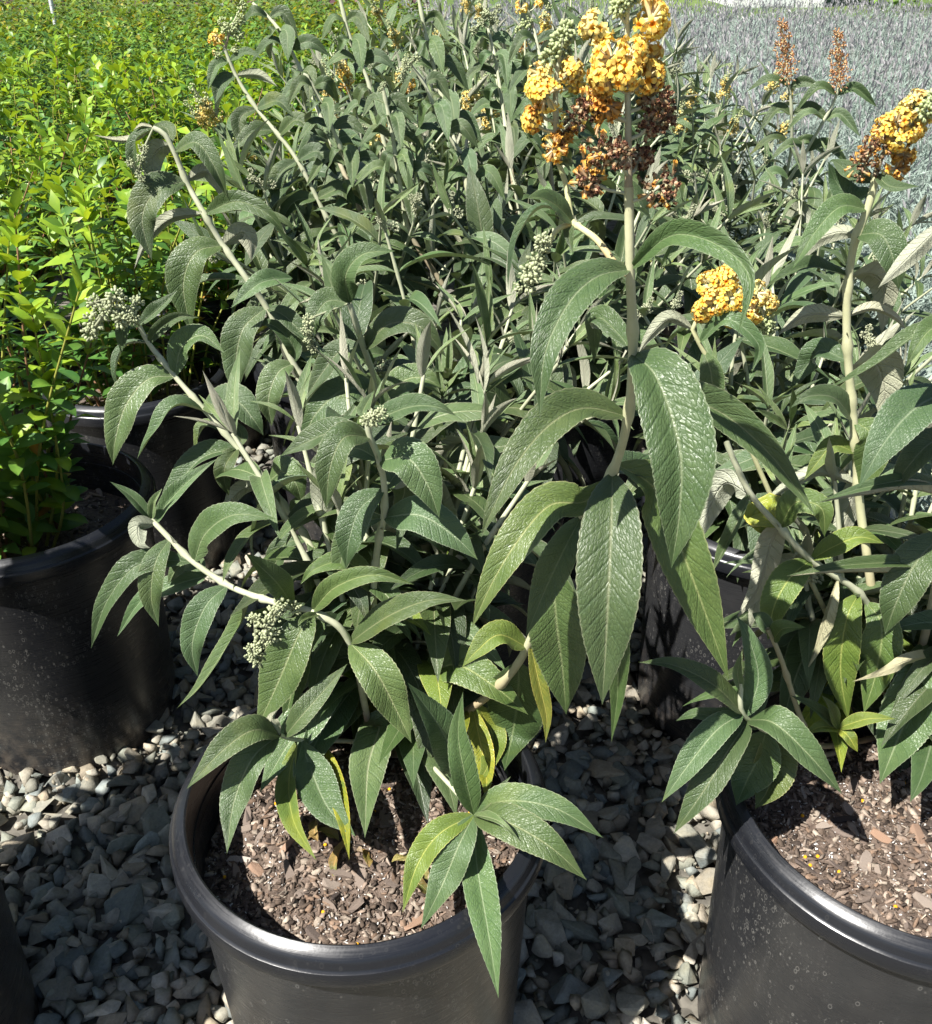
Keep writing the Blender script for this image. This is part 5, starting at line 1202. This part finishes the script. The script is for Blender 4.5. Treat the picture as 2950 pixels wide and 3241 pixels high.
bw = Hero(make_bush('butterfly bush with two withered brown spikes standing before the silvery lavender', (0.64, 2.2, 0.33), 632, 14, 0.36, 0.7, ('young', 'bud', 'young'), 1.2))
make_pot(0.64, 2.2, 'black nursery pot under the bush with two brown spikes', 72)
L = bw.leaf
for pts, top, nodes in (([(2330, 900, 2.28), (2440, 700, 2.25), (2500, 500, 2.22), (2505, 350, 2.2), (2492, 235, 2.2)], (2472, 78), 6), ([(2340, 900, 2.28), (2460, 640, 2.22), (2580, 430, 2.16), (2640, 320, 2.15), (2658, 258, 2.15)], (2648, 108), 6)):
    st = bw.stem(pts, 0.0046, 0.003, (.4, .55, .7, .85, .97))
    P0 = st[1][-1]; P1 = at(top[0], top[1], P0[1]); dv = P1-P0; Ls = np.linalg.norm(dv)/0.10
    b = obj('flower_spike', SPIKES['brown'], st[0], P0-st[1][0]); b.rotation_euler = frame(nrm(np.cross(dv, (0.2, 0.9, 0.1))), nrm(dv)).to_euler(); b.scale = (Ls*0.92, Ls*0.92, Ls); b.color = (2.0, 1.75, 1.5, 1)
    for t in (.42, .55, .7, .84, .96):
        i = int(t*(len(st[1])-1)); x_, y_ = st[2][i]
        for sd in (-1, 1):
            q = fr.uniform(0.8, 1.15)
            L(st, [(x_, y_), (x_+sd*55*q, y_-22*q, fr.uniform(-.02, .02)), (x_+sd*125*q, y_+fr.uniform(-5, 60), fr.uniform(-.03, .02))], 44, .35, fr.uniform(0, 25), nseg=24)

dl = np.random.default_rng(404)
for k in range(9):
    a = dl.uniform(-2.6, 1.2); q = dl.uniform(0.03, 0.12); x_, y_ = -0.10+q*math.cos(a), 0.66+q*math.sin(a)*0.9
    s_ = np.linspace(0, 1, 13); th = dl.uniform(0.2, 0.7) - dl.uniform(0.8, 2.2)*s_
    C = np.stack([0.12*np.sin(s_*3+k), np.r_[0, np.cumsum(np.cos(th[1:]))]/12, np.r_[0, np.cumsum(np.sin(th[1:]))]/12], 1)*dl.uniform(0.03, 0.055)
    V, Fc, uv = leaf_arr(C, np.stack([0.5*np.sin(s_*4+k), -np.sin(th), np.cos(th)], 1), 0.014, 6, dl.uniform(0.4, 0.7), 0.02, 0.35, k)
    lf = obj('dry_leaf', mesh_np('dry_leaf', V, Fc, M['leaf'], None, uv), None, (x_, y_, 0.345)); lf.rotation_euler = (dl.normal(0, .2), dl.normal(0, .2), dl.uniform(0, 6.28))
    lf.color = ((3.6, 1.5, 1.2, 1), (2.6, 1.2, 1.0, 1), (3.8, 2.0, 1.6, 1))[k % 3]
    tag(lf, 'curled dry brown leaf lying on the mulch of the front pot', 'dead leaf', 'dry leaves on the mulch of the front pot')
